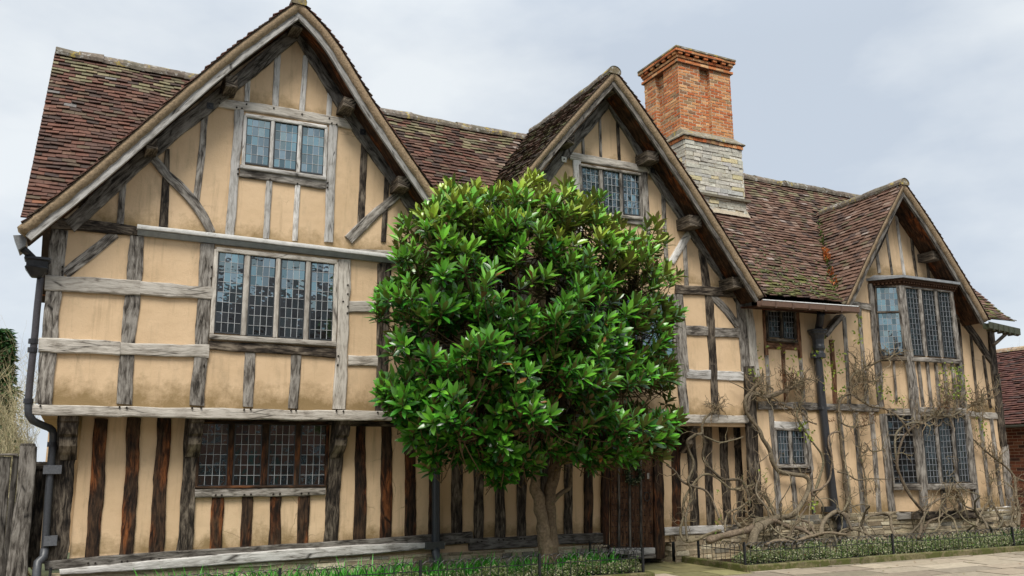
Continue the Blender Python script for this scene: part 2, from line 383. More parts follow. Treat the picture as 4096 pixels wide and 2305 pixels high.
# --- roof data: eaves and ridge of the main range, three front gables
YE, ZE, YR, ZR = -.5, 4.66, 2.62, 8.40
XL, XR = -.86, 18.52
PIT = math.atan2(ZR-ZE, YR-YE); SL = math.hypot(ZR-ZE, YR-YE)
def zmain(y): return ZE+(y-YE)*math.tan(PIT) if y < YR else ZR-(y-YR)*math.tan(PIT)
VY = -.55                                # the verge plane of the gables
g1a = xz('1', 1805, 5, VY); g2a = xz('4', 1594, 200, VY); g3a = xz('7', 1743, 133, VY)
GAB = [dict(L=[xz('1', 108, 1378, VY), xz('1', 560, 1015, VY), xz('1', 1000, 635, VY), xz('1', 1400, 300, VY), g1a],
            R=[xz('1', 2720, 1300, VY), xz('1', 2290, 672, VY), xz('1', 2020, 240, VY), g1a]),
       dict(L=[(g2a[0]-2.95, 5.0), xz('4', 1045, 825, VY), xz('4', 1330, 490, VY), g2a],
            R=[xz('D', 1921, 745, VY), xz('4', 2085, 905, VY), xz('4', 1745, 400, VY), g2a]),
       dict(L=[xz('7', 1343, 975, VY), xz('7', 1540, 545, VY), g3a],
            R=[xz('7', 2330, 1082, VY), xz('7', 2190, 835, VY), xz('7', 1950, 440, VY), g3a])]
def zpoly(P, x):                         # height of a slope profile at x
    Q = sorted(P)
    if x <= Q[0][0]: k = 0
    elif x >= Q[-1][0]: k = len(Q)-2
    else: k = max(i for i in range(len(Q)-1) if Q[i][0] <= x)
    (x0, z0), (x1, z1) = Q[k], Q[k+1]; return z0+(z1-z0)*(x-x0)/(x1-x0)
def zgab(g, x):
    ax = g['L'][-1][0]
    return zpoly(g['L'], x) if x < ax else zpoly(g['R'], x)

# --- plaster walls (sheets with thickness, a grid along their feet so that splash marks follow the panels)
def wall_sheet(name, poly, y, th, feet):
    """upright plaster slab; attribute Col carries the height above the nearest panel foot"""
    mb = MB(); bm = bmesh.new()
    vs = [bm.verts.new((x, y, z)) for x, z in poly]; f = bm.faces.new(vs)
    x0, x1 = min(p[0] for p in poly), max(p[0] for p in poly); z0, z1 = min(p[1] for p in poly), max(p[1] for p in poly)
    def cut(co, no):
        bmesh.ops.bisect_plane(bm, geom=bm.verts[:]+bm.edges[:]+bm.faces[:], plane_co=co, plane_no=no)
    z = z0+.12
    while z < z1: cut((0, 0, z), (0, 0, 1)); z += .12
    x = x0+.6
    while x < x1: cut((x, 0, 0), (1, 0, 0)); x += .6
    for fc in bm.faces:
        pts = [v.co.copy() for v in fc.verts]
        if fc.normal.y > 0: pts = pts[::-1]
        mb.f.append(tuple(range(len(mb.v), len(mb.v)+len(pts)))); mb.v += [tuple(p) for p in pts]; mb.m.append(0); mb.uv.append(None)
        mb.c.append([min([p.z-ft for ft in feet if p.z >= ft-.02] or [1]) for p in pts])
    bm.free()
    n = len(poly)
    for k in range(n):
        (xa, za), (xb, zb) = poly[k], poly[(k+1) % n]
        mb.f.append(tuple(range(len(mb.v), len(mb.v)+4))); mb.v += [(xb, y, zb), (xa, y, za), (xa, y+th, za), (xb, y+th, zb)]; mb.m.append(0); mb.uv.append(None); mb.c.append([1]*4)
    mb.f.append(tuple(range(len(mb.v), len(mb.v)+n))); mb.v += [(x, y+th, z) for x, z in poly]; mb.m.append(0); mb.uv.append(None); mb.c.append([1]*n)
    me = bpy.data.meshes.new(name); me.from_pydata(mb.v, [], mb.f); me.materials.append(M['plaster'])
    a = me.attributes.new('Col', 'FLOAT_COLOR', 'CORNER'); buf = []
    for c in mb.c:
        for h in c: h = max(0, min(1, h*1.6)); buf += [h, h, h, 1]
    a.data.foreach_set('color', buf); me.update()
    return link(bpy.data.objects.new(name, me), house)
def gable_poly(k, zb, drop=.16):
    g = GAB[k]; L = sorted(g['L']); Rr = sorted(g['R'])
    pts = [(x, z-drop*1.3) for x, z in L if z-drop*1.3 > zb]+[(x, z-drop*1.3) for x, z in Rr[1:] if z-drop*1.3 > zb]
    return pts
ZJ = 2.36
XA, XB, XC = -.47, 11.12, 18.40
gp = gable_poly(0, 4.7); wall_sheet('gable_wall', [(XA, 4.62)]+[(max(XA, x), z) for x, z in gp]+[(5.0, 4.62)], 0, .2, [4.86, 6.85])
gp = gable_poly(1, 4.7); wall_sheet('gable_wall', [(5.3, 4.62)]+gp+[(XB-.1, 4.62)], 0, .2, [4.9, 6.9])
wall_sheet('upper_wall', [(XA, ZJ), (XB, ZJ), (XB, 4.62), (XA, 4.62)], 0, .2, [2.5])
wall_sheet('ground_wall', [(.05, .35), (11.15, .35), (11.15, 2.42), (.05, 2.42)], .45, .25, [.5])
gp = gable_poly(2, 4.8); wall_sheet('gable_wall', [(XB+.01, 4.62), (13.3, 4.62)]+[p for p in gp if p[0] > 13.2]+[(XC, 4.62)], 0.002, .2, [5.55])
wall_sheet('right_wing_wall', [(XB+.01, .4), (XC, .4), (XC, 4.62), (XB+.01, 4.62)], 0, .25, [.75, 2.7])
# sides and back, so the house is a whole
slab('side_wall', [(XA, 2.4), (XA+.2, 2.4), (XA+.2, 4.7), (XA, 4.7)], .21, 5.6, M['plaster']); slab('side_wall', [(.12, .2), (.3, .2), (.3, 2.41), (.12, 2.41)], .71, 5.6, M['plaster'])
slab('side_wall', [(XC-.2, .2), (XC, .2), (XC, 4.7), (XC-.2, 4.7)], .26, 5.6, M['plaster'])
slab('back_wall', [(XA, .2), (XC, .2), (XC, 4.7), (XA, 4.7)], 5.61, 5.8, M['plaster'])
for xx in (XA+.02, XC-.22):
    mb = MB(); pr_ = [(.2, 4.70), (2.62, 8.18), (5.7, 4.70)]
    mb.face([(xx, y, z) for y, z in pr_]); mb.face([(xx+.2, y, z) for y, z in pr_[::-1]])
    for k in range(3):
        (a, b), (c, d) = pr_[k], pr_[(k+1) % 3]; mb.face([(xx, a, b), (xx+.2, a, b), (xx+.2, c, d), (xx, c, d)])
    mb.build('gable_end', M['plaster'], house)
mb = MB(); mb.box((XA+.05, 0.03, 2.40), (XB-XA-.1, 0, 0), (0, .42, 0), (0, 0, .1), (.7,)*3); mb.build('jetty_soffit', M['dark'], house)

# --- tiles
PAL_L = [((.112, .056, .040), 6), ((.140, .066, .046), 4), ((.088, .050, .038), 5), ((.062, .042, .034), 2.5), ((.150, .085, .058), 2), ((.105, .075, .05), 2), ((.15, .14, .13), .25), ((.20, .085, .045), .3)]
PAL_R = [((.150, .086, .060), 6), ((.178, .106, .076), 4), ((.122, .070, .050), 5), ((.215, .150, .115), 1.4), ((.080, .054, .044), 2.5), ((.29, .235, .20), .35), ((.125, .10, .06), 1.5)]
PAL_G = [((.085, .06, .042), 4), ((.062, .048, .038), 4), ((.115, .07, .05), 3), ((.10, .10, .045), 2), ((.13, .09, .065), 1)]
def pick(pal):
    t = rnd(0, sum(p[1] for p in pal))
    for c, wt in pal:
        t -= wt
        if t <= 0: return vary(c, .12)
    return pal[0][0]
def tiles(name, fn, u0, u1, vlen, keep, pal, parent, gauge=.104, tw=.172, start=-.03):
    """plain tiles laid course by course: fn(u, v) gives the place on the slope, its normal comes from differences"""
    mb = MB(); rows = int(vlen/gauge)+1
    for r in range(rows):
        v = start+r*gauge; u = u0-(tw/2 if r % 2 else 0)
        while u < u1:
            ww = tw*rnd(.94, 1.04); ua, ub = max(u, u0), min(u+ww-.004, u1)
            u += ww
            if ub-ua < .03: continue
            p = fn((ua+ub)/2, v+gauge/2)
            if not keep(p, (ua+ub)/2, v): continue
            eu = (fn(ub, v)-fn(ua, v)); ev = (fn(ua, v+.05)-fn(ua, v)).normalized(); n = eu.normalized().cross(ev)
            if n.z < 0: n = -n
            o = fn(ua, v); up = .036+rnd(-.010, .014); lo = .004; tilt = rnd(-.006, .006); ln = min(gauge+.05, vlen-v+.02); dv = rnd(-.008, .008)
            a = o+n*(up+tilt)+ev*dv; b = o+eu+n*(up-tilt)+ev*(dv+rnd(-.004, .004)); c = o+eu+ev*ln+n*lo; d = o+ev*ln+n*lo
            cc = pal(p) if callable(pal) else pick(pal)
            th = n*.017
            k = len(mb.v); mb.v += [tuple(x) for x in (a, b, c, d, a-th, b-th)]
            fl = (b-a).cross(d-a).dot(n) > 0
            fs = [(0, 1, 2, 3), (4, 5, 1, 0), (4, 0, 3), (1, 5, 2)]
            for q in fs:
                mb.f.append(tuple(k+i for i in (q if fl else q[::-1]))); mb.c.append(cc); mb.m.append(0); mb.uv.append(None)
    # dark sheet added just below the tiles to block light
    nu, nv = max(2, int((u1-u0)/.3)), max(2, int(vlen/.3)); kk = []
    for i in range(nu):
        for j in range(nv):
            ua, ub = u0+(u1-u0)*i/nu, u0+(u1-u0)*(i+1)/nu; va, vb = vlen*j/nv, vlen*(j+1)/nv
            c = fn((ua+ub)/2, (va+vb)/2)
            if keep(c, (ua+ub)/2, (va+vb)/2):
                q = [fn(ua, va), fn(ub, va), fn(ub, vb), fn(ua, vb)]; mb.face(q, (.03, .022, .018))
    return mb.build(name, M['tile'], parent)
def sag(x): return .035*noise.noise(Vector((x*.35, 1.3, 4.0)))+.012*noise.noise(Vector((x*1.3, 7.3, 2.0)))
def fmain(u, v):
    t = v/SL
    y = YE+v*math.cos(PIT); z = ZE+v*math.sin(PIT)
    bell = .10*max(0, 1-v/.7)**2
    s = sag(u+v*.4)+.6*sag(u*1.7+20+v)-.05*math.sin(math.pi*min(1, t))
    return Vector((u, y-.5*s, z+bell+s))
def in_gable(p, margin):
    for k, g in enumerate(GAB):
        if g['L'][0][0]-.05 < p.x < g['R'][0][0]+.05 and zgab(g, p.x) > p.z+margin: return True
    return False
roof = bpy.data.objects.new('roof', None); link(roof, house)
def pal_main(p):
    if p.x < 6.5: c = pick(PAL_L)
    else: c = pick(PAL_R)
    if p.z > ZR-.75 and random.random() < .4: c = vary((.17, .145, .085), .3)
    if p.x > 10 and p.z < 5.4 and random.random() < .3: c = vary((.12, .115, .04), .3)
    return c
def keep_main(p, u, v):
    if in_gable(p, .02): return False
    if 11.2 < p.x < 12.8 and 1.55 < p.y < 2.5: return False
    return True
tiles('front_slope', fmain, XL, XR, SL, keep_main, pal_main, roof)
def fback(u, v): p = fmain(u, v); return Vector((u, 2*YR-p.y, p.z))
tiles('back_slope', fback, XL, XR, SL, lambda p, u, v: True, PAL_L, roof, gauge=.2, tw=.34)
def gslope(k, side):
    P = sorted(GAB[k]['L']) if side < 0 else sorted(GAB[k]['R'], reverse=True)
    Q = catmull([Vector((x, 0, z)) for x, z in P], .15); Ls = [0]
    for i in range(len(Q)-1): Ls.append(Ls[-1]+(Q[i+1]-Q[i]).length)
    tot = Ls[-1]
    def fn(u, v):
        vv = max(-.05, min(v, tot+.1)); i = 0
        while i < len(Q)-2 and Ls[i+1] < vv: i += 1
        t = (vv-Ls[i])/(Ls[i+1]-Ls[i]); p = Q[i].lerp(Q[i+1], t)
        back = max(0, u+.5)
        s = .5*sag(u*1.5+k*7+v)*min(1, back*2)-.05*math.sin(math.pi*min(1, back/3.2))*(vv/tot)
        return Vector((p.x, u, p.z+s))
    return fn, tot
for k in range(3):
    for side in (-1, 1):
        fn, tot = gslope(k, side)
        pal = PAL_G if (k == 1 and side < 0) else (PAL_R if k == 2 else PAL_L)
        tiles('gable_slope', fn, VY-.03, 2.7, tot, lambda p, u, v: p.z > zmain(p.y)-.03 or p.y < YE-.0, pal, roof)
# ridge tiles
def ridge_run(pts, name='ridge_tiles', r=.125, seg=.32):
    mb = MB(); P = catmull(pts, .05); L = 0; i = 0; acc = [P[0]]
    for j in range(1, len(P)):
        acc.append(P[j]); L += (P[j]-P[j-1]).length
        if L >= seg or j == len(P)-1:
            a, b = acc[0], acc[-1]; d = (b-a).normalized(); s = d.cross(Vector((0, 0, 1))).normalized()
            rr = r*rnd(.93, 1.07); tz = rnd(-.012, .012); rows = []; c = vary((.17, .145, .115), .25)
            for q, p in enumerate((a-d*.01, a, b, b+d*.01)):
                rows.append([p+s*math.cos(t)*rr*1.15+Vector((0, 0, math.sin(t)*rr+tz*(1 if q > 1 else -1)-.07+.012*noise.noise(p*9+Vector((t, 0, 0))))) for t in [math.pi*m/8-.35+ (m/8)*.7 for m in range(9)]])
            mb.grid(rows, c)
            if i == 0: mb.face([q_+d*.012 for q_ in rows[0]], (.20, .165, .11)); i = 1
            acc = [P[j]]; L = 0
    return mb.build(name, M['ridge'], roof)
ridge_run([fmain(x, SL)+Vector((0, 0, .03)) for x in [XL+.02+i*(XR-XL-.04)/30 for i in range(31)]])
for k in range(3):
    fn, tot = gslope(k, -1); yb = 2.55 if k < 2 else 1.75
    ridge_run([fn(VY-.04+(yb-VY)*i/10, tot)+Vector((0, 0, .025)) for i in range(11)], r=.11)
# verges: bedding mortar and barge boards following the slope edge
def verge(k, side):
    fn, tot = gslope(k, side); S = int(tot/.08); rows = []; rb = []; uvs = []; u0 = rnd(0, 40)
    ext = 1.0
    for i in range(S+1):
        v = tot*i/S; p = fn(VY, v); t = (fn(VY, min(tot, v+.1))-fn(VY, max(0, v-.1))).normalized(); n = Vector((-t.z, 0, t.x))
        if n.z < 0: n = -n
        e = .018*noise.noise(Vector((v*4, k, side)))+.016*noise.noise(Vector((v*17, k, side)))
        f = .012*noise.noise(Vector((v*6, k+5, side)))
        rows.append([p+n*.012+Vector((0, .25, 0)), p+n*(.012+f*.5)+Vector((0, -.008, 0)), p-n*(.045)+Vector((0, -.02+f, 0)), p-n*(.115+e)+Vector((0, .012+f, 0)), p-n*(.115+e)+Vector((0, .25, 0))])
        wv = .004*noise.noise(Vector((v*2, k+9, side)))
        rb.append([p-n*.10+Vector((0, .075, 0)), p-n*.10+Vector((0, .035+wv, 0)), p-n*(.200+wv)+Vector((0, .032+wv, 0)), p-n*.205+Vector((0, .075, 0))])
        uvs.append([(u0+v, 0), (u0+v, .03), (u0+v, .15), (u0+v, .19)])
    if side > 0: rows = [r[::-1] for r in rows]; rb = [r[::-1] for r in rb]; uvs = [r[::-1] for r in uvs]
    mb = MB(); mb.grid(rows, vary((.34, .25, .16), .06), caps=True); mb.build('verge_mortar', M['mortar'], roof, smooth=True)
    mb = MB(); mb.grid(rb, (.58,)*3 if k or side > 0 else (.78,)*3, uvs=uvs, caps=True); mb.build('barge_board', M['silver' if k == 0 else 'grey'] if side < 0 or k else M['silver'], house)
    # boarded soffit under the overhang
    mb = MB(); rs = []
    for i in range(0, S+1, 3):
        v = tot*i/S; p = fn(VY, v); t = (fn(VY, min(tot, v+.1))-fn(VY, max(0, v-.1))).normalized(); n = Vector((-t.z, 0, t.x)); n = n if n.z > 0 else -n
        rs.append([p-n*.135+Vector((0, .08, 0)), p-n*.135+Vector((0, .60, 0)), p-n*.10+Vector((0, .60, 0)), p-n*.10+Vector((0, .08, 0))])
    mb.grid(rs, (1.3, 1.15, 1.0), closed=True, uvs=[[(i*.3, 0), (i*.3, .5), (i*.3, .55), (i*.3, 1)] for i in range(len(rs))])
    mb.build('soffit_board', M['brown'], house)
for k in range(3):
    for s in (-1, 1): verge(k, s)
# purlin ends, poking out under the verges
def purlin(v, x, y, wpx, hpx, Y=-.40, mt='dark'):
    p = at(v, x, y, Y); q = at(v, x+wpx, y, Y); w_ = (q-p).length*.84; h_ = w_*hpx/wpx; mb = MB()
    tilt = rnd(-.05, .05); rows = []; uvs = []
    for j, yy in enumerate((Y, Y+.015, Y+.2, .05)):
        e = .012 if j == 0 else 0
        rows.append([Vector((p.x+sx*(w_/2-e)+tilt*sz*.3, yy, p.z+sz*(h_/2-e)-tilt*sx*.3)) for sx, sz in ((-1, -1), (1, -1), (1, 1), (-1, 1))])
        uvs.append([(yy, 0), (yy, w_), (yy, w_+h_), (yy, 2*w_+h_)])
    mb.grid(rows, (1.25,)*3, closed=True, uvs=uvs, caps=True); mb.build('purlin_end', M[mt], house)
for a in (('1', 1400, 490, 90, 95), ('1', 915, 870, 85, 85), ('1', 1798, 140, 75, 75), ('1', 2115, 620, 90, 70), ('1', 2445, 1100, 90, 80), ('4', 1335, 605, 55, 75), ('4', 1835, 715, 80, 60),
          ('4', 2090, 1108, 85, 65), ('7', 610, 825, 85, 70), ('4', 1592, 300, 50, 60), ('7', 1985, 640, 75, 45), ('7', 1545, 600, 30, 50)):
    purlin(*a)

# --- timbers of the left gable
for a in [
  ('rafter', '1', [(1775, 205), (1400, 520), (930, 900), (420, 1366)], [80, 85, 90, 95], -.05, 'grey'),
  ('rafter', '1', [(1812, 205), (1990, 505), (2200, 820), (2470, 1210), (2680, 1520)], [60, 62, 68, 72, 75], -.047, 'grey'),
  ('stud', '1', [(1680, 300), (1665, 640)], 37, -.025, 'silver'), ('stud', '1', [(1850, 335), (1826, 670)], 32, -.024, 'silver'),
  ('stud', '1', [(1498, 485), (1492, 612)], 32, -.022, 'silver'), ('stud', '1', [(1994, 560), (1988, 702)], 30, -.022, 'silver'),
  ('collar_beam', '1', [(1325, 618), (1700, 672), (2135, 752)], 54, -.035, 'pale'),
  ('post', '1', [(1448, 660), (1420, 1020), (1388, 1425)], 55, -.03, 'silver'), ('post', '1', [(2018, 755), (2002, 1100), (1988, 1462)], 52, -.03, 'silver'),
  ('rail', '1', [(1450, 1040), (1970, 1114)], 54, -.04, 'grey'),
  ('stud', '1', [(1628, 1085), (1608, 1440)], 37, -.022, 'silver'), ('stud', '1', [(1800, 1110), (1783, 1455)], 34, -.022, 'silver'),
  ('stud', '1', [(1240, 690), (1215, 980), (1183, 1225)], 42, -.02, 'grey'), ('stud', '1', [(1013, 900), (1000, 1130), (988, 1370)], [26, 48, 52], -.02, 'dark'),
  ('stud', '1', [(744, 1110), (728, 1352)], 42, -.02, 'grey'),
  ('brace', '1', [(930, 955), (1010, 1055), (1110, 1150), (1200, 1260), (1280, 1405)], [52, 58, 60, 58, 48], -.045, 'grey'),
  ('stud', '1', [(2205, 850), (2180, 1375)], 42, -.02, 'dark'), ('stud', '1', [(2342, 1060), (2318, 1460)], 30, -.02, 'dark'),
  ('brace', '1', [(2410, 1175), (2250, 1310), (2110, 1450)], [50, 58, 62], -.035, 'grey'),
  ('tie_beam', '2', [(310, 62), (560, 80), (840, 112)], [68, 66, 58], -.045, 'dark'),
  # first floor
  ('corner_post', '2', [(362, 105), (330, 440), (300, 760), (262, 1160)], [104, 98, 98, 104], -.028, 'grey'),
  ('stud', '2', [(832, 140), (805, 500), (775, 830), (752, 1162)], [90, 92, 90, 96], -.022, 'grey'),
  ('brace', '2', [(700, 125), (395, 372)], 62, -.02, 'grey'),
  ('rail', '2', [(272, 423), (560, 440), (852, 458)], 92, -.055, 'pale'), ('rail', '2', [(848, 455), (1288, 490)], 78, -.05, 'pale'),
  ('rail', '2', [(233, 802), (480, 812), (728, 826)], 88, -.055, 'pale'), ('rail', '2', [(724, 825), (1268, 842)], 78, -.05, 'pale'),
  ('post', '2', [(1258, 190), (1238, 500), (1222, 800), (1195, 1170)], [86, 80, 84, 90], -.03, 'grey'),
  ('post', '2', [(2092, 285), (2080, 700), (2058, 1192)], [72, 70, 74], -.035, 'pale'),
  ('rail', '2', [(1268, 803), (1640, 828), (2037, 855)], 56, -.04, 'dark'),
  ('stud', '2', [(1518, 845), (1502, 1178)], 66, -.022, 'grey'), ('stud', '2', [(1796, 865), (1780, 1188)], 62, -.022, 'grey'),
  ('rail', '2', [(2118, 570), (2295, 572)], 66, -.03, 'pale'), ('rail', '2', [(2112, 897), (2290, 900)], 66, -.03, 'pale'),
  ('post', '2', [(2345, 280), (2328, 700), (2310, 1200)], [60, 62, 66], -.026, 'dark'),
  ('bressummer', 'D', [(81, 1030), (400, 1038), (950, 1046), (1400, 1052), (1884, 1055)], [27, 26, 25, 23, 20], -.06, 'pale'),
  # middle gable
  ('rafter', '4', [(1570, 380), (1350, 640), (1150, 890)], [56, 66, 70], -.05, 'grey'), ('rafter', '4', [(1585, 400), (1830, 790), (2140, 1255), (2300, 1480)], [48, 62, 66, 66], -.048, 'grey'),
  ('stud', '4', [(1410, 600), (1412, 712)], 15, -.02, 'grey'), ('stud', '4', [(1512, 480), (1518, 735)], 15, -.02, 'grey'), ('stud', '4', [(1618, 490), (1630, 758)], 17, -.02, 'dark'), ('stud', '4', [(1735, 690), (1738, 785)], 11, -.02, 'dark'),
  ('collar_beam', '4', [(1332, 715), (1560, 752), (1825, 802)], 44, -.035, 'pale'),
  ('post', '4', [(1372, 738), (1384, 1010), (1396, 1300)], 46, -.03, 'silver'), ('post', '4', [(1780, 815), (1790, 1060), (1802, 1350)], 42, -.03, 'grey'),
  ('rail', '4', [(1395, 1072), (1790, 1118)], 40, -.036, 'grey'),
  ('stud', '4', [(1895, 940), (1906, 1180), (1918, 1400)], 24, -.02, 'grey'), ('brace', '7', [(280, 480), (215, 580), (150, 690)], 46, -.034, 'silver'),
  ('stud', '7', [(243, 570), (256, 860)], 28, -.02, 'grey'), ('stud', '7', [(352, 600), (378, 720), (392, 870)], [34, 50, 54], -.022, 'dark'),
  ('tie_beam', '7', [(180, 872), (400, 885), (645, 905)], 62, -.045, 'dark'),
  ('tie_beam', '5', [(0, 20), (900, 60), (1500, 100)], 60, -.045, 'grey'),
  ('post', '7', [(190, 905), (215, 1180), (240, 1480)], 75, -.03, 'grey'), ('post', '8', [(212, 0), (245, 345)], 58, -.032, 'grey'),
  ('stud', '7', [(410, 915), (425, 1180), (442, 1460)], 55, -.022, 'dark'), ('stud', '8', [(440, -10), (458, 345)], 50, -.024, 'dark'),
  ('brace', '7', [(425, 915), (520, 1010), (610, 1125)], [50, 50, 44], -.02, 'grey'),
  ('rail', '7', [(232, 1156), (400, 1162)], 66, -.03, 'grey'), ('rail', '7', [(450, 1170), (618, 1175)], 66, -.03, 'grey'),
  ('rail', '8', [(252, 52), (420, 58)], 66, -.03, 'silver'), ('rail', '8', [(465, 64), (645, 70)], 66, -.03, 'silver'),
  ('post', '7', [(622, 920), (645, 1180), (668, 1480)], [58, 60, 62], -.03, 'grey'), ('corner_post', '7', [(675, 930), (705, 1180), (728, 1480)], [46, 50, 60], -.05, 'pale'),
  ('corner_post', '8', [(690, 0), (712, 500), (742, 1060)], [74, 76, 80], -.06, 'dark'),
  ('post', '5', [(245, 100), (240, 700), (235, 1180)], 80, -.028, 'dark'), ('post', '5', [(720, 120), (715, 1190)], 70, -.028, 'grey'), ('post', '5', [(1280, 140), (1290, 1200)], 70, -.028, 'grey'), ('post', '5', [(1560, 140), (1580, 1200)], 70, -.028, 'grey'),
  ('rail', '5', [(720, 470), (1290, 480)], 60, -.03, 'grey'), ('rail', '5', [(260, 640), (720, 640)], 60, -.03, 'grey'), ('rail', '5', [(1560, 900), (2400, 880)], 50, -.03, 'grey'), ('rail', '5', [(720, 860), (1560, 870)], 55, -.028, 'grey'),
]:
    timber(a[0], a[1], a[2], a[3], a[4], .08, a[5], tint=.62 if a[0] == 'rafter' else (.8 if a[0] == 'bressummer' else 1.0))
for a in [   # ground floor under the jetty, set back
  ('corner_post', '3', [(418, 90), (384, 480), (335, 1000)], [126, 130, 140], .40, 'dark'),
  ('wall_plate', '6', [(-1120, 108), (0, 172), (900, 190), (1850, 190)], [40, 40, 36, 34], .41, 'dark'),
  ('stud', '3', [(612, 115), (590, 500), (555, 985)], [84, 88, 90], .42, 'brown'), ('stud', '3', [(814, 110), (795, 520), (760, 975)], [86, 84, 86], .42, 'brown'), ('stud', '3', [(998, 110), (970, 520), (944, 960)], [80, 90, 92], .42, 'brown'),
  ('post', '3', [(1172, 100), (1150, 500), (1118, 955)], [86, 86, 92], .405, 'dark'), ('post', '3', [(2055, 110), (2030, 480), (2003, 905)], [78, 80, 82], .405, 'dark'),
  ('stud', '3', [(1322, 575), (1305, 935)], 74, .42, 'brown'), ('stud', '3', [(1502, 572), (1490, 922)], 70, .42, 'brown'), ('stud', '3', [(1676, 570), (1665, 912)], 70, .42, 'brown'), ('stud', '3', [(1847, 568), (1832, 905)], 68, .42, 'brown'),
  ('stud', '6', [(85, 160), (78, 640), (72, 1080)], [64, 82, 86], .42, 'brown'), ('stud', '6', [(272, 170), (268, 620), (262, 1065)], [78, 84, 78], .42, 'brown'), ('stud', '6', [(448, 180), (446, 620), (450, 1060)], [74, 78, 78], .42, 'brown'),
  ('stud', '6', [(612, 180), (600, 1055)], 40, .42, 'brown'),
  ('stud', '6', [(797, 190), (790, 1035)], 75, .42, 'dark'), ('stud', '6', [(955, 190), (950, 1028)], 72, .42, 'dark'), ('stud', '6', [(1112, 190), (1108, 1018)], 70, .42, 'dark'), ('stud', '6', [(1270, 190), (1268, 1010)], 65, .42, 'dark'),
  ('stud', '6', [(1440, 190), (1436, 1004)], 62, .42, 'dark'), ('stud', '6', [(1610, 190), (1612, 998)], 60, .42, 'dark'), ('stud', '6', [(1757, 190), (1760, 992)], 62, .42, 'brown'),
  ('door_post', '6', [(1884, 190), (1886, 1100)], 56, .395, 'brown'), ('door_post', '6', [(2268, 190), (2276, 650), (2286, 1168)], [66, 70, 72], .38, 'brown'),
  ('bressummer', '6', [(1900, 330), (2240, 340)], 70, .40, 'brown'),
  ('stud', '8', [(182, 400), (184, 700), (192, 1110)], 60, .42, 'brown'), ('stud', '8', [(288, 400), (296, 700), (314, 1098)], 58, .42, 'dark'), ('stud', '8', [(404, 400), (408, 700), (424, 1092)], 52, .42, 'dark'), ('stud', '8', [(505, 400), (520, 700), (540, 1085)], 54, .42, 'dark'),
  ('stud', '8', [(612, 420), (625, 700), (640, 1080)], 62, .42, 'dark'),
  ('sill_beam', 'D', [(112, 1424), (350, 1406), (700, 1385), (900, 1373), (1190, 1352)], [24, 26, 28, 30, 28], .375, 'grey'),
  ('sill_beam', '6', [(885, 1066), (1130, 1052), (1375, 1040)], [88, 82, 80], .37, 'grey'), ('sill_beam', '6', [(1376, 1034), (1862, 1018)], 74, .36, 'grey'),
  ('sill_beam', '8', [(104, 1140), (300, 1130), (520, 1122)], 56, .37, 'silver'), ('sill_beam', '8', [(520, 1122), (740, 1112)], 54, .375, 'grey'),
]:
    timber(a[0], a[1], a[2], a[3], a[4], .1, a[5], rough=.04 if a[0] == 'sill_beam' else .12, tint=.58 if a[0] == 'sill_beam' and a[5] == 'grey' else 1.0)
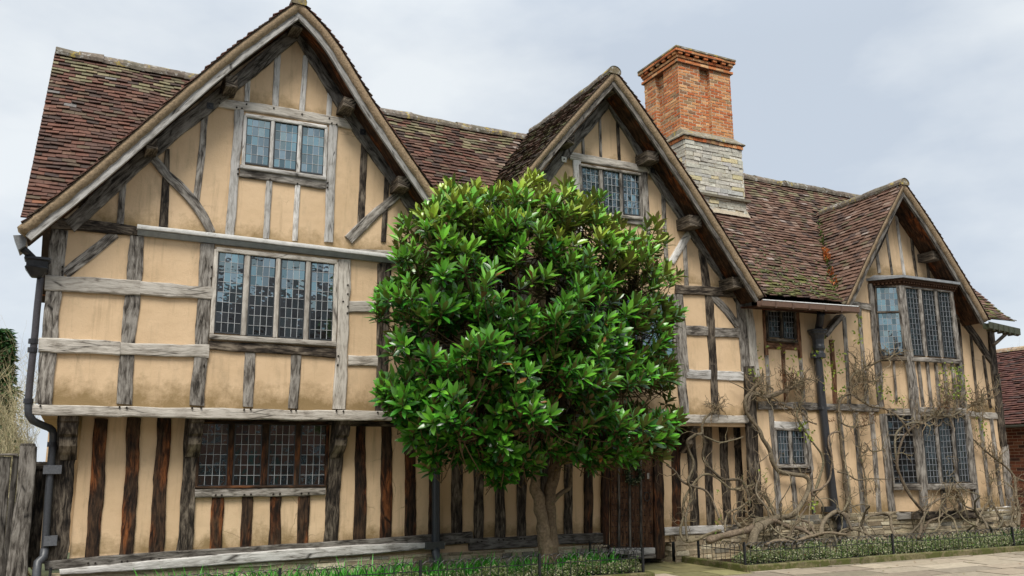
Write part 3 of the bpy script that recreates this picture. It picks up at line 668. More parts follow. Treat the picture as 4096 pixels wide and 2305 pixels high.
for a in [   # right wing
  ('rafter', '7', [(1690, 300), (1590, 540), (1470, 760), (1390, 930)], [36, 42, 44, 46], -.05, 'dark'), ('rafter', '7', [(1712, 270), (1870, 560), (2060, 830), (2190, 1020)], [40, 50, 54, 60], -.048, 'dark'),
  ('stud', '7', [(1630, 460), (1650, 620), (1672, 770)], 14, -.02, 'grey'), ('stud', '7', [(1695, 310), (1725, 560), (1757, 780)], 16, -.02, 'silver'), ('stud', '7', [(1798, 450), (1820, 640), (1842, 790)], 16, -.02, 'dark'),
  ('stud', '7', [(1908, 630), (1926, 800)], 16, -.02, 'dark'), ('stud', '7', [(1565, 600), (1585, 760)], 20, -.02, 'grey'),
  ('rail', 'A', [(985, 485), (1090, 492), (1195, 512)], [44, 56, 58], -.03, 'grey'),
  ('rail', 'A', [(1955, 598), (2040, 612), (2120, 632)], 48, -.03, 'dark'),
  ('stud', 'A', [(245, 530), (265, 955)], 36, -.022, 'red'), ('stud', 'A', [(538, 560), (566, 965)], 34, -.022, 'red'), ('stud', 'A', [(408, 870), (420, 1100), (440, 1360)], 32, -.02, 'red'),
  ('rail', 'A', [(272, 848), (545, 866)], 58, -.03, 'red'),
  ('stud', 'A', [(265, 940), (292, 1370)], 32, -.02, 'grey'), ('stud', 'A', [(566, 950), (598, 1370)], 30, -.02, 'grey'),
  ('stud', 'A', [(842, 800), (862, 1080), (882, 1375)], [36, 40, 44], -.02, 'red'), ('stud', 'A', [(955, 600), (975, 900), (1002, 1375)], 34, -.02, 'grey'), ('stud', 'A', [(1092, 520), (1120, 900), (1162, 1385)], [34, 34, 38], -.02, 'grey'),
  ('post', 'A', [(1195, 300), (1235, 700), (1285, 1340), (1292, 1400)], [46, 52, 58, 58], -.04, 'grey'),
  ('middle_rail', 'A', [(190, 1388), (460, 1390), (722, 1398)], 70, -.035, 'grey'), ('middle_rail', 'A', [(785, 1402), (1020, 1405), (1265, 1416)], 62, -.035, 'grey'),
  ('middle_rail', 'C', [(945, 280), (1060, 290), (1172, 298)], 46, -.03, 'pale'),
  ('stud', 'A', [(1975, 612), (2000, 850), (2032, 1330)], [20, 20, 22], -.02, 'dark'), ('stud', 'A', [(2085, 740), (2115, 1060), (2150, 1400)], 22, -.02, 'dark'), ('stud', 'A', [(2200, 940), (2230, 1170), (2264, 1410)], 22, -.02, 'dark'),
  ('brace', 'A', [(2020, 620), (2120, 760), (2205, 890), (2290, 1010)], [56, 58, 56, 54], -.032, 'dark'),
  ('corner_post', 'A', [(2268, 680), (2300, 1050), (2352, 1460)], [50, 54, 60], -.045, 'dark'), ('corner_post', 'C', [(1148, -10), (1180, 260), (1208, 512)], [42, 44, 44], -.05, 'dark'), ('corner_post', 'C', [(1212, 505), (1230, 720), (1254, 955)], 46, -.045, 'grey'),
  ('stud', 'C', [(1030, 310), (1070, 620), (1114, 960)], 26, -.02, 'grey'), ('stud', 'C', [(1112, 308), (1150, 620), (1196, 955)], 26, -.02, 'grey'),
  ('post', 'C', [(330, 280), (365, 640), (402, 990)], [38, 42, 44], -.04, 'grey'),
  ('stud', '8', [(838, 300), (870, 660), (898, 1030)], [34, 38, 38], -.022, 'grey'), ('stud', '8', [(1066, 300), (1092, 520), (1112, 715)], 36, -.022, 'grey'), ('stud', '8', [(985, 740), (1012, 1010)], 32, -.02, 'grey'), ('stud', '8', [(1112, 715), (1130, 1020)], 20, -.02, 'grey'),
  ('lintel', '8', [(858, 405), (1076, 408)], 50, -.035, 'silver'), ('rail', '8', [(880, 722), (1112, 722)], 34, -.03, 'dark'),
  ('stud', '8', [(1305, 320), (1340, 660), (1382, 1010)], 30, -.02, 'grey'), ('stud', '8', [(1418, 320), (1445, 640), (1474, 1010)], 32, -.022, 'grey'), ('stud', '8', [(1528, 310), (1556, 640), (1584, 1010)], 32, -.022, 'grey'),
  ('sill_beam', '8', [(760, 1068), (1000, 1056), (1380, 1036), (1700, 1030)], [40, 46, 46, 46], -.05, 'grey'), ('sill_beam', 'C', [(1042, 985), (1150, 976), (1262, 966)], 48, -.05, 'silver'),
]:
    timber(a[0], a[1], a[2], a[3], a[4], .08, a[5], rough=.12)
# weather rail over the first floor, with its lead apron
timber('weather_rail', '2', [(832, 84), (1600, 172), (2510, 282)], [26, 26, 22], -.14, .16, 'grey', .04, .68)
mb = MB(); a, b = at('2', 835, 103, -.12), at('2', 2485, 292, -.12); a2, b2 = at('2', 832, 136, -.05), at('2', 2480, 318, -.05)
mb.grid([[a, a2, a2+Vector((0, .05, 0)), a+Vector((0, .12, 0))], [b, b2, b2+Vector((0, .05, 0)), b+Vector((0, .12, 0))]], (.27, .30, .33), closed=True, caps=True); mb.build('lead_apron', M['lead'], house)
# limewashed ledge at the foot of the sill beam
timber('limewashed_ledge', 'D', [(150, 1440), (500, 1413), (800, 1391), (1010, 1377), (1120, 1369)], [14, 26, 26, 20, 7], .33, .1, 'silver', .05)
house.children[-1].data.materials[0] = M['limewash']
for p in [q for q in house.children[-1].data.attributes if q.name == 'Col']:
    p.data.foreach_set('color', [.64, .63, .60, 1]*len(p.data))

# carved brackets under the jetty
def bracket(v, x0, y0, x1, y1, w_, Y=.40):
    p0, p1 = at(v, x0, y0, Y), at(v, x1, y1, Y); W = (at(v, x0+w_, y0, Y)-p0).length; mb = MB(); rows = []; uvs = []
    prof = [(0, .36), (.16, .36), (.18, .30), (.30, .31), (.44, .28), (.50, .20), (.56, .22), (.70, .20), (.84, .12), (.90, .06), (1, .01)]
    for t, dpt in prof:
        p = p0.lerp(p1, t); rows.append([p+Vector((-W/2, .05, 0)), p+Vector((-W/2, -dpt, 0)), p+Vector((-W/2+.02, -dpt-.012, 0)), p+Vector((W/2-.02, -dpt-.012, 0)), p+Vector((W/2, -dpt, 0)), p+Vector((W/2, .05, 0))])
        uvs.append([(t*.5, j*.06) for j in range(6)])
    mb.grid(rows[::-1], (1.35,)*3, uvs=uvs[::-1], caps=True); mb.build('bracket', M['dark'], house)
bracket('3', 420, 92, 408, 365, 112); bracket('3', 1178, 102, 1165, 345, 84); bracket('3', 2056, 115, 2035, 350, 76); bracket('6', 440, 170, 436, 400, 62); bracket('8', 232, 400, 228, 600, 50); bracket('8', 640, 400, 618, 560, 56)
# iron tie plates
def plate(v, x, y, w_, Y=-.065, c=(.02, .022, .026)):
    p = at(v, x, y, Y); W = (at(v, x+w_, y, Y)-p).length/2; mb = MB(); mb.box(p-Vector((W, 0, W)), (2*W, 0, 0), (0, .03, 0), (0, 0, 2*W), c)
    mb.tube([p+Vector((0, -.02, 0)), p+Vector((0, .01, 0))], W*.25, 8, c=(.05, .05, .055)); mb.build('tie_plate', M['iron'], house)
plate('1', 1270, 640, 40); plate('1', 2193, 797, 34); plate('4', 1294, 737, 28, c=(.62, .60, .54)); plate('4', 1830, 805, 26)
# draw-bored pegs
mb = MB()
for v, x, y, Y in [('1', x, y, -.05) for x, y in ((1430, 650), (1462, 655), (1655, 655), (1825, 690), (1990, 715), (2005, 745), (2035, 752), (1440, 1022), (1438, 1050), (1632, 1085), (1798, 1110), (1982, 1105), (1980, 1132), (1330, 600), (1325, 625), (1490, 630))] + \
        [('2', x, y, -.045) for x, y in ((380, 330), (378, 358), (1282, 330), (1280, 398), (2108, 440), (2108, 495), (2108, 570), (2105, 610), (1238, 928), (670, 115), (728, 125), (808, 125), (2080, 540), (2050, 870), (2046, 925))] + \
        [('2', x, y, -.078) for x, y in ((725, 1180), (768, 1183), (1165, 1185), (1220, 1183), (1480, 1195), (1520, 1192), (1765, 1198), (1795, 1198), (2040, 1202), (2082, 1205), (2290, 1212), (245, 1172))] + \
        [('3', x, y, .36) for x, y in ((912, 970), (965, 965), (1095, 960), (1140, 955), (1288, 950), (1325, 948), (1475, 940), (1508, 935), (1645, 928), (1682, 925), (1818, 920), (1850, 918), (1985, 908), (2028, 905), (2160, 900), (2195, 898), (1308, 577), (1345, 577), (1482, 575), (1522, 573), (1658, 572), (1698, 570), (1828, 567), (1872, 565), (535, 990), (578, 990), (738, 980), (772, 978))] + \
        [('6', x, y, .35) for x, y in ((780, 1052), (812, 1048), (845, 1048), (938, 1045), (970, 1042), (1095, 1030), (1130, 1030), (1260, 1022), (1285, 1022))]:
    p = at(v, x, y, Y); mb.tube([p+Vector((0, -.008, 0)), p+Vector((0, .03, 0))], .013, 7, c=(.35,)*3)
mb.build('oak_pegs', M['dark'], house)['kind'] = 'stuff'

# --- leaded windows
def casement(win, quads_pts, cols, rows, name='casement', refl=(.80, .92, 1.0), n=Vector((0, -1, 0)), iron=False, dark=0.0):
    TL, TR, BR, BL = quads_pts; mb = MB()
    P = lambda s, t: TL.lerp(TR, s).lerp(BL.lerp(BR, s), t)
    mid = (TL+TR+BR+BL)/4
    for i in range(cols):
        for j in range(rows):
            tx, ty = rnd(-.020, .020), rnd(-.026, .026); q = []
            for s, t, sx, sy in ((i, j+1, -1, -1), (i+1, j+1, 1, -1), (i+1, j, 1, 1), (i, j, -1, 1)):
                q.append(P(s/cols, t/rows)+n*(.05*(tx*sx+ty*sy)))
            k = rnd(.45, 1.1)*(1-dark); g = random.random()  # dark: a dimmer reflection put into the pane colour, window by window
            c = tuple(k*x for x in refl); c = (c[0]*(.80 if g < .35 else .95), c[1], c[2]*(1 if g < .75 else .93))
            if (q[1]-q[0]).cross(q[2]-q[0]).dot(n) < 0: q = q[::-1]
            mb.face(q, c, 0)
    W = (TR-TL).length; H = (TL-BL).length
    def bar(a, b, wd, pr):
        d = (b-a).normalized(); s = d.cross(n).normalized()*wd/2
        mb.grid([[a-s, a-s*.6+n*pr, a+s*.6+n*pr, a+s], [b-s, b-s*.6+n*pr, b+s*.6+n*pr, b+s]] if d.cross(n).length else [], (.42, .43, .44) if dark < .5 else (.23, .24, .26), 1)
        # lead shows from both sides of the bar
    for i in range(1, cols): bar(P(i/cols, 0), P(i/cols, 1), .0078, .010)
    for j in range(1, rows): bar(P(0, j/rows), P(1, j/rows), .0078, .0105)
    for a, b in ((P(0, 0), P(1, 0)), (P(1, 0), P(1, 1)), (P(1, 1), P(0, 1)), (P(0, 1), P(0, 0))):
        d = (b-a).normalized(); s = d.cross(n).normalized()*.011
        mb.grid([[a-s, a-s+n*.018, a+s+n*.018, a+s], [b-s, b-s+n*.018, b+s+n*.018, b+s]], (.035, .04, .045) if not iron else (.02, .02, .022), 1)
    # faces of bars may look inwards after tracing: recalc later
    ob = mb.build(name, [M['glass'], M['lead']], win)
    return ob
def window(name, v, lights, cols, rows, Y, frame, mt, sill=None, refl=(.72, .90, 1.0), tint=1.0, dark=0.0, plane=None):
    """lights: list of traced corner sets; frame: (outer corner set, width px)"""
    win = bpy.data.objects.new(name, None); link(win, house)
    f = (lambda x, y, o: at(v, x, y, Y-o)) if plane is None else (lambda x, y, o: atp(v, x, y, plane[0]+plane[1]*o, plane[1]))
    n = Vector((0, -1, 0)) if plane is None else plane[1]
    for q in lights: casement(win, [f(x, y, .010) for x, y in q], cols, rows, refl=refl, n=n, dark=dark)
    (TL, TR, BR, BL), fw_ = frame
    pl = None if plane is None else plane
    tm = lambda nm, pts, wd, yy: timber(nm, v, pts, wd, (Y-yy) if plane is None else -yy, .05, mt, .03, tint, win, pl)
    tm('frame', [TL, BL], fw_, .045); tm('frame', [TR, BR], fw_, .046); tm('frame', [TL, TR], fw_, .055); 
    for k in range(len(lights)-1):
        a, b = lights[k], lights[k+1]
        tm('mullion', [((a[1][0]+b[0][0])/2, (a[1][1]+b[0][1])/2-4), ((a[2][0]+b[3][0])/2, (a[2][1]+b[3][1])/2+4)], max(4, (b[0][0]-a[1][0])*.86), .04)
    if sill: tm('sill', sill[0], sill[1], .075)
    return win
window('window', '1', [((1492, 703), (1638, 725), (1622, 1005), (1478, 985)), ((1663, 735), (1803, 755), (1788, 1030), (1650, 1012)), ((1828, 762), (1965, 780), (1953, 1058), (1815, 1040))], 4, 5, 0,
       (((1484, 694), (1974, 768), (1962, 1068), (1470, 1000)), 20), 'silver', ([(1452, 1003), (1972, 1077)], 22))
window('window', '2', [((1328, 235), (1483, 255), (1457, 737), (1298, 726)), ((1522, 262), (1674, 278), (1648, 752), (1495, 745)), ((1706, 284), (1855, 295), (1833, 767), (1688, 755)), ((1888, 303), (2030, 314), (2012, 775), (1872, 768))], 4, 8, 0,
       (((1312, 222), (2042, 300), (2026, 785), (1284, 735)), 26), 'pale', ([(1270, 752), (2038, 797)], 30))
window('window', '3', [((1222, 142), (1388, 145), (1370, 522), (1192, 522)), ((1428, 147), (1590, 149), (1578, 520), (1410, 521)), ((1637, 150), (1793, 151), (1778, 518), (1620, 519)), ((1828, 152), (1985, 153), (1970, 516), (1813, 517))], 4, 6, .45,
       (((1216, 134), (1990, 146), (1976, 520), (1188, 526)), 18), 'brown', ([(1184, 530), (1974, 523)], 16))
timber('rail', '3', [(1182, 566), (1580, 560), (1974, 552)], 52, .39, .08, 'grey')
window('window', '4', [((1398, 778), (1505, 795), (1516, 1062), (1412, 1045)), ((1528, 802), (1628, 817), (1636, 1072), (1540, 1060)), ((1645, 820), (1748, 836), (1753, 1078), (1654, 1068))], 4, 6, 0,
       (((1392, 768), (1756, 826), (1764, 1090), (1404, 1052)), 14), 'grey', ([(1395, 1062), (1772, 1092)], 20))
window('window', '5', [((945, 190), (1070, 200), (1070, 440), (945, 430)), ((1085, 200), (1200, 212), (1195, 440), (1085, 440))], 4, 4, 0,
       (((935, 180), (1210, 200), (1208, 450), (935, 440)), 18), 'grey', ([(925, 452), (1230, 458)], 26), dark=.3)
window('window', '5', [((1640, 345), (1870, 345), (1870, 840), (1640, 850)), ((1895, 345), (2120, 350), (2120, 832), (1895, 838)), ((2145, 345), (2375, 352), (2388, 826), (2150, 830))], 4, 9, 0,
       (((1625, 335), (2388, 340), (2402, 840), (1630, 855)), 24), 'grey', ([(1620, 862), (2420, 846)], 34))
window('window', 'A', [((268, 542), (376, 548), (386, 778), (280, 774)), ((402, 548), (505, 552), (513, 792), (412, 786))], 4, 5, 0,
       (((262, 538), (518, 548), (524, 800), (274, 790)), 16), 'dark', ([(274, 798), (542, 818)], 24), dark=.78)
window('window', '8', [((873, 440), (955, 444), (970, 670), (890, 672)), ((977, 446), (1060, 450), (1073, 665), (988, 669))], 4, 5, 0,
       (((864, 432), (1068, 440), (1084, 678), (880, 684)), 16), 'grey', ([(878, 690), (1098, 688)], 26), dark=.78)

# --- the canted bay of the right wing
BD = .42
b0 = at('A', 1225, 600, 0); b1 = at('A', 1478, 600, -BD); b2 = at('A', 1936, 600, -BD)
BX0, BX1, BX2 = b0.x, b1.x, b2.x; BX3 = BX2+(BX1-BX0)
def plan(dx=0.0): return [(BX0-dx, 0.03), (BX1-dx*.45, -BD-dx), (BX2+dx*.45, -BD-dx), (BX3+dx, .03)]
NL = Vector((-BD, -(BX1-BX0), 0)).normalized(); OL = Vector((BX0, 0, 0))
NF = Vector((0, -1, 0)); OF = Vector((BX1, -BD, 0))
bay = bpy.data.objects.new('bay_window', None); link(bay, house)
def bay_band(name, z0, z1, dx, mt, c=(1, 1, 1), parent=None):
    P = plan(dx); mb = MB()
    mb.grid([[(x, y, z0) for x, y in P], [(x, y, z1) for x, y in P]][::-1], c, uvs=[[(k*.9, 1) for k in range(4)], [(k*.9, .0) for k in range(4)]])
    mb.face([(x, y, z1) for x, y in P], c, uv=[(x, y) for x, y in P]); mb.face([(x, y, z0) for x, y in P[::-1]], c, uv=[(x, y) for x, y in P[::-1]])
    return mb.build(name, mt, parent or bay)
zt = at('A', 1490, 235, -BD-.1).z; zb_ = at('A', 1490, 320, -BD).z
bay_band('bay_panel', .75, zb_, -.03, M['plaster'], (1, 1, 1))
bay_band('cornice', zb_-.01, zt-.10, .06, M['red'], (.6,)*3); bay_band('cornice', zt-.10, zt-.04, .12, M['red'], (.6,)*3)
bay_band('lead_flashing', zt-.045, zt+.005, .17, M['lead'], (.24, .25, .26))
P = plan(.07)
for k in range(3):
    a, b = Vector((*P[k], 0)), Vector((*P[k+1], 0)); L = (b-a).length; d = (b-a)/L; nn = Vector((d.y, -d.x, 0)); m_ = int(L/.075)
    for i in range(m_): mb = MB(); mb.box(a+d*(L*(i+.2)/m_)+Vector((0, 0, zt-.145)), d*(L/m_*.55), nn*.035, (0, 0, .045), (.5,)*3); mb.build('dentil', M['red'], bay)
# sloping lead roof of the bay
mb = MB(); P = plan(.16); Q = [(BX0+.02, 0.03), (BX1, -.1), (BX2, -.1), (BX3-.02, .03)]
mb.grid([[(x, y, zt+.006) for x, y in P], [(x, y, zt+.10) for x, y in Q]], (.26, .26, .26)); mb.build('bay_roof', M['lead'], bay)
plF = (OF, NF); plL = (OL, NL)
RB = (.74, .92, 1.0)
window('front_light', 'A', [((1497, 335), (1612, 345), (1674, 942), (1562, 936)), ((1643, 350), (1756, 362), (1820, 950), (1702, 945)), ((1785, 368), (1896, 380), (1956, 960), (1846, 955))], 4, 13, 0,
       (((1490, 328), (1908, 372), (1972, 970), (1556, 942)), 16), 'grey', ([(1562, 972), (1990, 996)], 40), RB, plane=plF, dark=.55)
window('side_light', 'A', [((1237, 336), (1425, 331), (1446, 548), (1248, 552))], 5, 4, 0, (((1228, 328), (1432, 324), (1450, 552), (1240, 556)), 14), 'dark', None, RB, plane=plL)
window('side_light', 'A', [((1252, 562), (1448, 558), (1482, 932), (1278, 941))], 5, 7, 0, (((1244, 557), (1456, 553), (1490, 936), (1270, 946)), 14), 'dark', ([(1272, 972), (1512, 968)], 42), RB, plane=plL)
window('front_light', 'C', [((605, 300), (700, 315), (745, 775), (650, 778)), ((722, 315), (815, 310), (860, 770), (760, 775)), ((838, 300), (922, 294), (965, 765), (880, 768))], 4, 11, 0,
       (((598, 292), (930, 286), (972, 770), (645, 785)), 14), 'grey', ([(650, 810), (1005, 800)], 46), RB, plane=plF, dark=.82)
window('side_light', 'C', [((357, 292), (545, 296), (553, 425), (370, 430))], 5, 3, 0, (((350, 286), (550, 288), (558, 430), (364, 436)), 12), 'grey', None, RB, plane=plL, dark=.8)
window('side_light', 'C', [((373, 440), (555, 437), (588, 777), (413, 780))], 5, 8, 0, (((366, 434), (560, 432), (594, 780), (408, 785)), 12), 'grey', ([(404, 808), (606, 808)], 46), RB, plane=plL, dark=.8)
for nm, v, pts, wd, off, mt, pl in [
  ('post', 'A', [(1468, 315), (1505, 640), (1545, 960), (1580, 1210), (1606, 1450)], [56, 60, 62, 64, 66], .05, 'grey', plF), ('post', 'C', [(560, 90), (566, 190), (586, 400), (616, 700), (640, 975)], [54, 54, 52, 52, 40], .06, 'grey', plF),
  ('post', 'A', [(1912, 365), (1950, 680), (1990, 1000), (2028, 1400)], [28, 32, 40, 46], .045, 'grey', plF), ('post', 'C', [(940, 285), (975, 600), (1014, 960)], [34, 38, 40], .045, 'grey', plF),
  ('stud', 'A', [(1393, 990), (1420, 1350)], 22, .012, 'grey', plL),
  ('stud', 'A', [(1622, 995), (1665, 1395)], 20, .012, 'grey', plF), ('stud', 'A', [(1700, 1000), (1738, 1395)], 20, .012, 'grey', plF), ('stud', 'A', [(1775, 1004), (1812, 1400)], 20, .012, 'grey', plF), ('stud', 'A', [(1850, 1008), (1888, 1400)], 20, .012, 'grey', plF), ('stud', 'A', [(1922, 1010), (1965, 1405)], 20, .012, 'grey', plF),
  ('rail', 'C', [(365, 262), (550, 262)], 42, .03, 'grey', plL), ('rail', 'C', [(585, 256), (930, 262)], 50, .03, 'grey', plF),
  ('stud', 'C', [(768, 825), (780, 985)], 26, .015, 'grey', plF), ('stud', 'C', [(886, 822), (900, 980)], 26, .015, 'grey', plF),
  ('sill_beam', 'C', [(392, 1022), (560, 1014)], 54, .04, 'grey', plL), ('sill_beam', 'C', [(552, 1014), (800, 1010), (1045, 1004)], 58, .045, 'dark', plF)]:
    timber(nm, v, pts, wd, -off, .07, mt, .08, 1.0, bay, pl)

# --- masonry
def masonry(mb, o, u, W, H, rh, bl, pal, gap=.010, pr=.012, jit=.003, n=None, z_jit=.0, mort=(.56, .45, .32)):
    """courses of separate stones or bricks on a face: o is its lower corner, u its level direction, n its outward normal"""
    u = Vector(u).normalized(); o = Vector(o); n = n or Vector((u.y, -u.x, 0)); up = Vector((0, 0, 1)); z = 0; r = 0
    mb.face([o, o+u*W, o+u*W+up*H, o+up*H] if u.cross(up).dot(n) > 0 else [o+up*H, o+u*W+up*H, o+u*W, o], mort)
    while z < H-.01:
        h = min(rh*(1+rnd(-z_jit, z_jit)), H-z)
        if H-z-h < rh*.3: h = H-z
        x = -(bl*.5 if r % 2 else 0)*(1 if z_jit == 0 else rnd(.2, 1))
        while x < W:
            l = bl*(1 if z_jit == 0 else rnd(.5, 1.6)); xa, xb = max(0, x+gap/2), min(W, x+l-gap/2); x += l
            if xb-xa < .02: continue
            c = pick(pal); p = pr*rnd(.4, 1.3)
            j = lambda: u*rnd(-jit, jit)+up*rnd(-jit, jit)+n*rnd(-jit, jit)
            ba = [o+u*xa+up*(z+gap/2), o+u*xb+up*(z+gap/2), o+u*xb+up*(z+h-gap/2), o+u*xa+up*(z+h-gap/2)]
            fr = [q+n*p+j() for q in ba]
            if (fr[1]-fr[0]).cross(fr[2]-fr[0]).dot(n) < 0: ba = ba[::-1]; fr = fr[::-1]
            k = len(mb.v); mb.v += [tuple(q) for q in ba+fr]
            for q in ((4, 5, 6, 7), (0, 1, 5, 4), (1, 2, 6, 5), (2, 3, 7, 6), (3, 0, 4, 7)):
                mb.f.append(tuple(k+i for i in q)); mb.c.append(c); mb.m.append(0); mb.uv.append(None)
        z += h; r += 1
ORANGE = [((.50, .185, .072), 5), ((.58, .27, .115), 4), ((.46, .135, .05), 3), ((.62, .35, .17), 2), ((.28, .15, .085), .7), ((.34, .21, .11), 1.2)]
WHITE = [((.52, .49, .41), 5), ((.45, .43, .37), 4), ((.60, .57, .49), 3), ((.60, .52, .32), 1), ((.45, .44, .41), 1.2)]
LIME = [((.44, .37, .25), 4), ((.37, .31, .21), 4), ((.50, .44, .32), 3), ((.29, .23, .15), 2), ((.24, .22, .18), 1.5)]
CF = 1.5
chim = bpy.data.objects.new('chimney', None); link(chim, roof)
sx0 = at('E', 470, 1000, CF).x; sx1 = at('E', 905, 1000, CF).x
sz0, sz1 = 6.5, at('E', 470, 790, CF).z; sd_ = 1.48
mb = MB()
masonry(mb, (sx0, CF, sz0), (1, 0, 0), sx1-sx0, sz1-sz0, .092, .30, WHITE, .012, .022, .008, z_jit=.25)
masonry(mb, (sx0, CF+sd_, sz0), (0, -1, 0), sd_, sz1-sz0, .092, .30, WHITE, .012, .022, .008, n=Vector((-1, 0, 0)), z_jit=.25)
masonry(mb, (sx1, CF, sz0), (0, 1, 0), sd_, sz1-sz0, .092, .30, WHITE, .012, .022, .008, n=Vector((1, 0, 0)), z_jit=.25)
masonry(mb, (sx0, CF+sd_, sz0), (1, 0, 0), sx1-sx0, sz1-sz0, .092, .30, WHITE, .012, .022, .008, n=Vector((0, 1, 0)), z_jit=.25)
mb.build('stone_base', M['stone'], chim)
# drip course and flaunching at the foot
zd = at('E', 900, 1262, CF-.08).z
mb = MB(); masonry(mb, (sx0-.01, CF-.03, zd-.55), (1, 0, 0), sx1-sx0+.02, .55, .08, .30, WHITE, .014, .018, .008, z_jit=.25); mb.box((sx0-.1, CF-.11, zd-.02), (sx1-sx0+.2, 0, 0), (0, .3, 0), (0, 0, .055), (.17, .15, .11))
rows = []
for i in range(25):
    x = sx0-.06+(sx1-sx0+.12)*i/24; e = .03*noise.noise(Vector((x*5, 0, 0)))+.02*noise.noise(Vector((x*17, 0, 0)))
    rows.append([Vector((x, CF-.11+e, zmain(CF-.11)+.03)), Vector((x, CF-.04+e*.5, zmain(CF-.04)+.06+e)), Vector((x, CF-.015, zmain(CF)+.09+e))])
mb.grid(rows[::-1], (.42, .36, .27)); mb.build('drip_course', M['stone'], chim)
# weathered offset, then the brick shaft with sunk panels
bx0 = at('E', 432, 690, CF+.16).x; bx1 = at('E', 838, 755, CF+.16).x; by0, by1 = CF+.16, CF+.16+1.27; bz0 = sz1+.28
mb = MB()
masonry(mb, (sx0-.03, CF-.03, sz1), (1, 0, 0), sx1-sx0+.06, .085, .085, .12, ORANGE, .01, .012, .004)
masonry(mb, (sx0-.03, CF+sd_, sz1), (0, -1, 0), sd_+.03, .085, .085, .12, ORANGE, .01, .012, .004, n=Vector((-1, 0, 0)))
masonry(mb, (sx1+.03, CF-.03, sz1), (0, 1, 0), sd_+.03, .085, .085, .12, ORANGE, .01, .012, .004, n=Vector((1, 0, 0)))
mb.build('brick_band', M['brick'], chim)
mb = MB(); rows = []
for z, e in ((sz1+.085, .07), (sz1+.11, .075), (sz1+.20, -.02), (bz0+.04, -.18)):
    x0, x1, y0, y1 = sx0-e, sx1+e, CF-e, CF+sd_+e
    if z > sz1+.3: x0, x1, y0, y1 = bx0-.005, bx1+.005, by0-.005, by1+.005
    ring = []
    for a, b in (((x0, y0), (x1, y0)), ((x1, y0), (x1, y1)), ((x1, y1), (x0, y1)), ((x0, y1), (x0, y0))):
        for i in range(8):
            t = i/8; p = Vector((a[0]+(b[0]-a[0])*t, a[1]+(b[1]-a[1])*t, z)); p += Vector((1, 1, 1))*(.03*noise.noise(p*6)+.015*noise.noise(p*17)); ring.append(p)
    rows.append(ring)
mb.grid(rows, (.24, .21, .155), closed=True); mb.build('weathering', M['ridge'], chim)
zt0 = at('E', 415, 195, by0).z; zc = at('E', 405, 110, by0).z; ztop = at('E', 400, 62, by0-.06).z
mb = MB(); RW, RD = .27, .11
def face_panels(o, u, W, n, w0, w1):
    o = Vector(o); u = Vector(u); up = Vector((0, 0, 1)); h = zt0-bz0
    masonry(mb, o, u, w0, h, .072, .215, ORANGE, .020, .008, .003, n=n)
    masonry(mb, o+u*w1, u, W-w1, h, .072, .215, ORANGE, .020, .008, .003, n=n)
    masonry(mb, o+u*w0-n*RD, u, w1-w0, h, .072, .215, ORANGE, .020, .006, .003, n=n)
    masonry(mb, o+u*w0-n*RD, n, RD, h, .072, .215, ORANGE, .020, .002, .002, n=u)
    masonry(mb, o+u*w1-n*RD, n, RD, h, .072, .215, ORANGE, .020, .002, .002, n=-u)
BW, BDp = bx1-bx0, by1-by0
face_panels((bx0, by0, bz0), (1, 0, 0), BW, Vector((0, -1, 0)), BW*.40, BW*.60)
face_panels((bx0, by1, bz0), (0, -1, 0), BDp, Vector((-1, 0, 0)), BDp*.33, BDp*.58)
masonry(mb, (bx1, by0, bz0), (0, 1, 0), BDp, zt0-bz0, .072, .215, ORANGE, .020, .008, .003, n=Vector((1, 0, 0)))
masonry(mb, (bx0, by1, bz0), (1, 0, 0), BW, zt0-bz0, .072, .215, ORANGE, .020, .008, .003, n=Vector((0, 1, 0)))
mb.face([(bx0+.1, by0+.1, zt0-.01), (bx1-.1, by0+.1, zt0-.01), (bx1-.1, by1-.1, zt0-.01), (bx0+.1, by1-.1, zt0-.01)], (.1, .05, .03))
mb.build('brick_shaft', M['brick'], chim)
mb = MB(); zz = zt0
def ring_course(e, h, bl, toothed=False):
    global zz
    x0, x1, y0, y1 = bx0-e, bx1+e, by0-e, by1+e
    for o, u, W, n in (((x0, y0), (1, 0, 0), x1-x0, (0, -1, 0)), ((x0, y1), (0, -1, 0), y1-y0, (-1, 0, 0)), ((x1, y0), (0, 1, 0), y1-y0, (1, 0, 0)), ((x0, y1), (1, 0, 0), x1-x0, (0, 1, 0))):
        if not toothed: masonry(mb, (o[0], o[1], zz), u, W, h, h, bl, ORANGE, .011, .010, .004, n=Vector(n))
        else:
            m_ = int(W/.22); uu = Vector(u); nn = Vector(n)
            for i in range(m_+1): mb.box(Vector((o[0], o[1], zz+.004))+uu*(W*i/m_-.055*(i > 0)-.055*(i == m_)), uu*.11, nn*.055, (0, 0, h-.008), pick(ORANGE))
    mb.face([(x0, y0, zz), (x0, y1, zz), (x1, y1, zz), (x1, y0, zz)], (.2, .1, .06)); mb.face([(x0, y0, zz+h), (x1, y0, zz+h), (x1, y1, zz+h), (x0, y1, zz+h)], (.2, .1, .06))
    zz += h
HT = ztop-zt0; hc = HT/6
ring_course(.05, hc, .215); ring_course(.0, hc*.9, .215); ring_course(.03, hc, .215); ring_course(.03, hc*.95, .1, True); ring_course(.10, hc*.95, .215)
mb.build('corbelled_cap', M['brick'], chim)
mb = MB(); rows = []
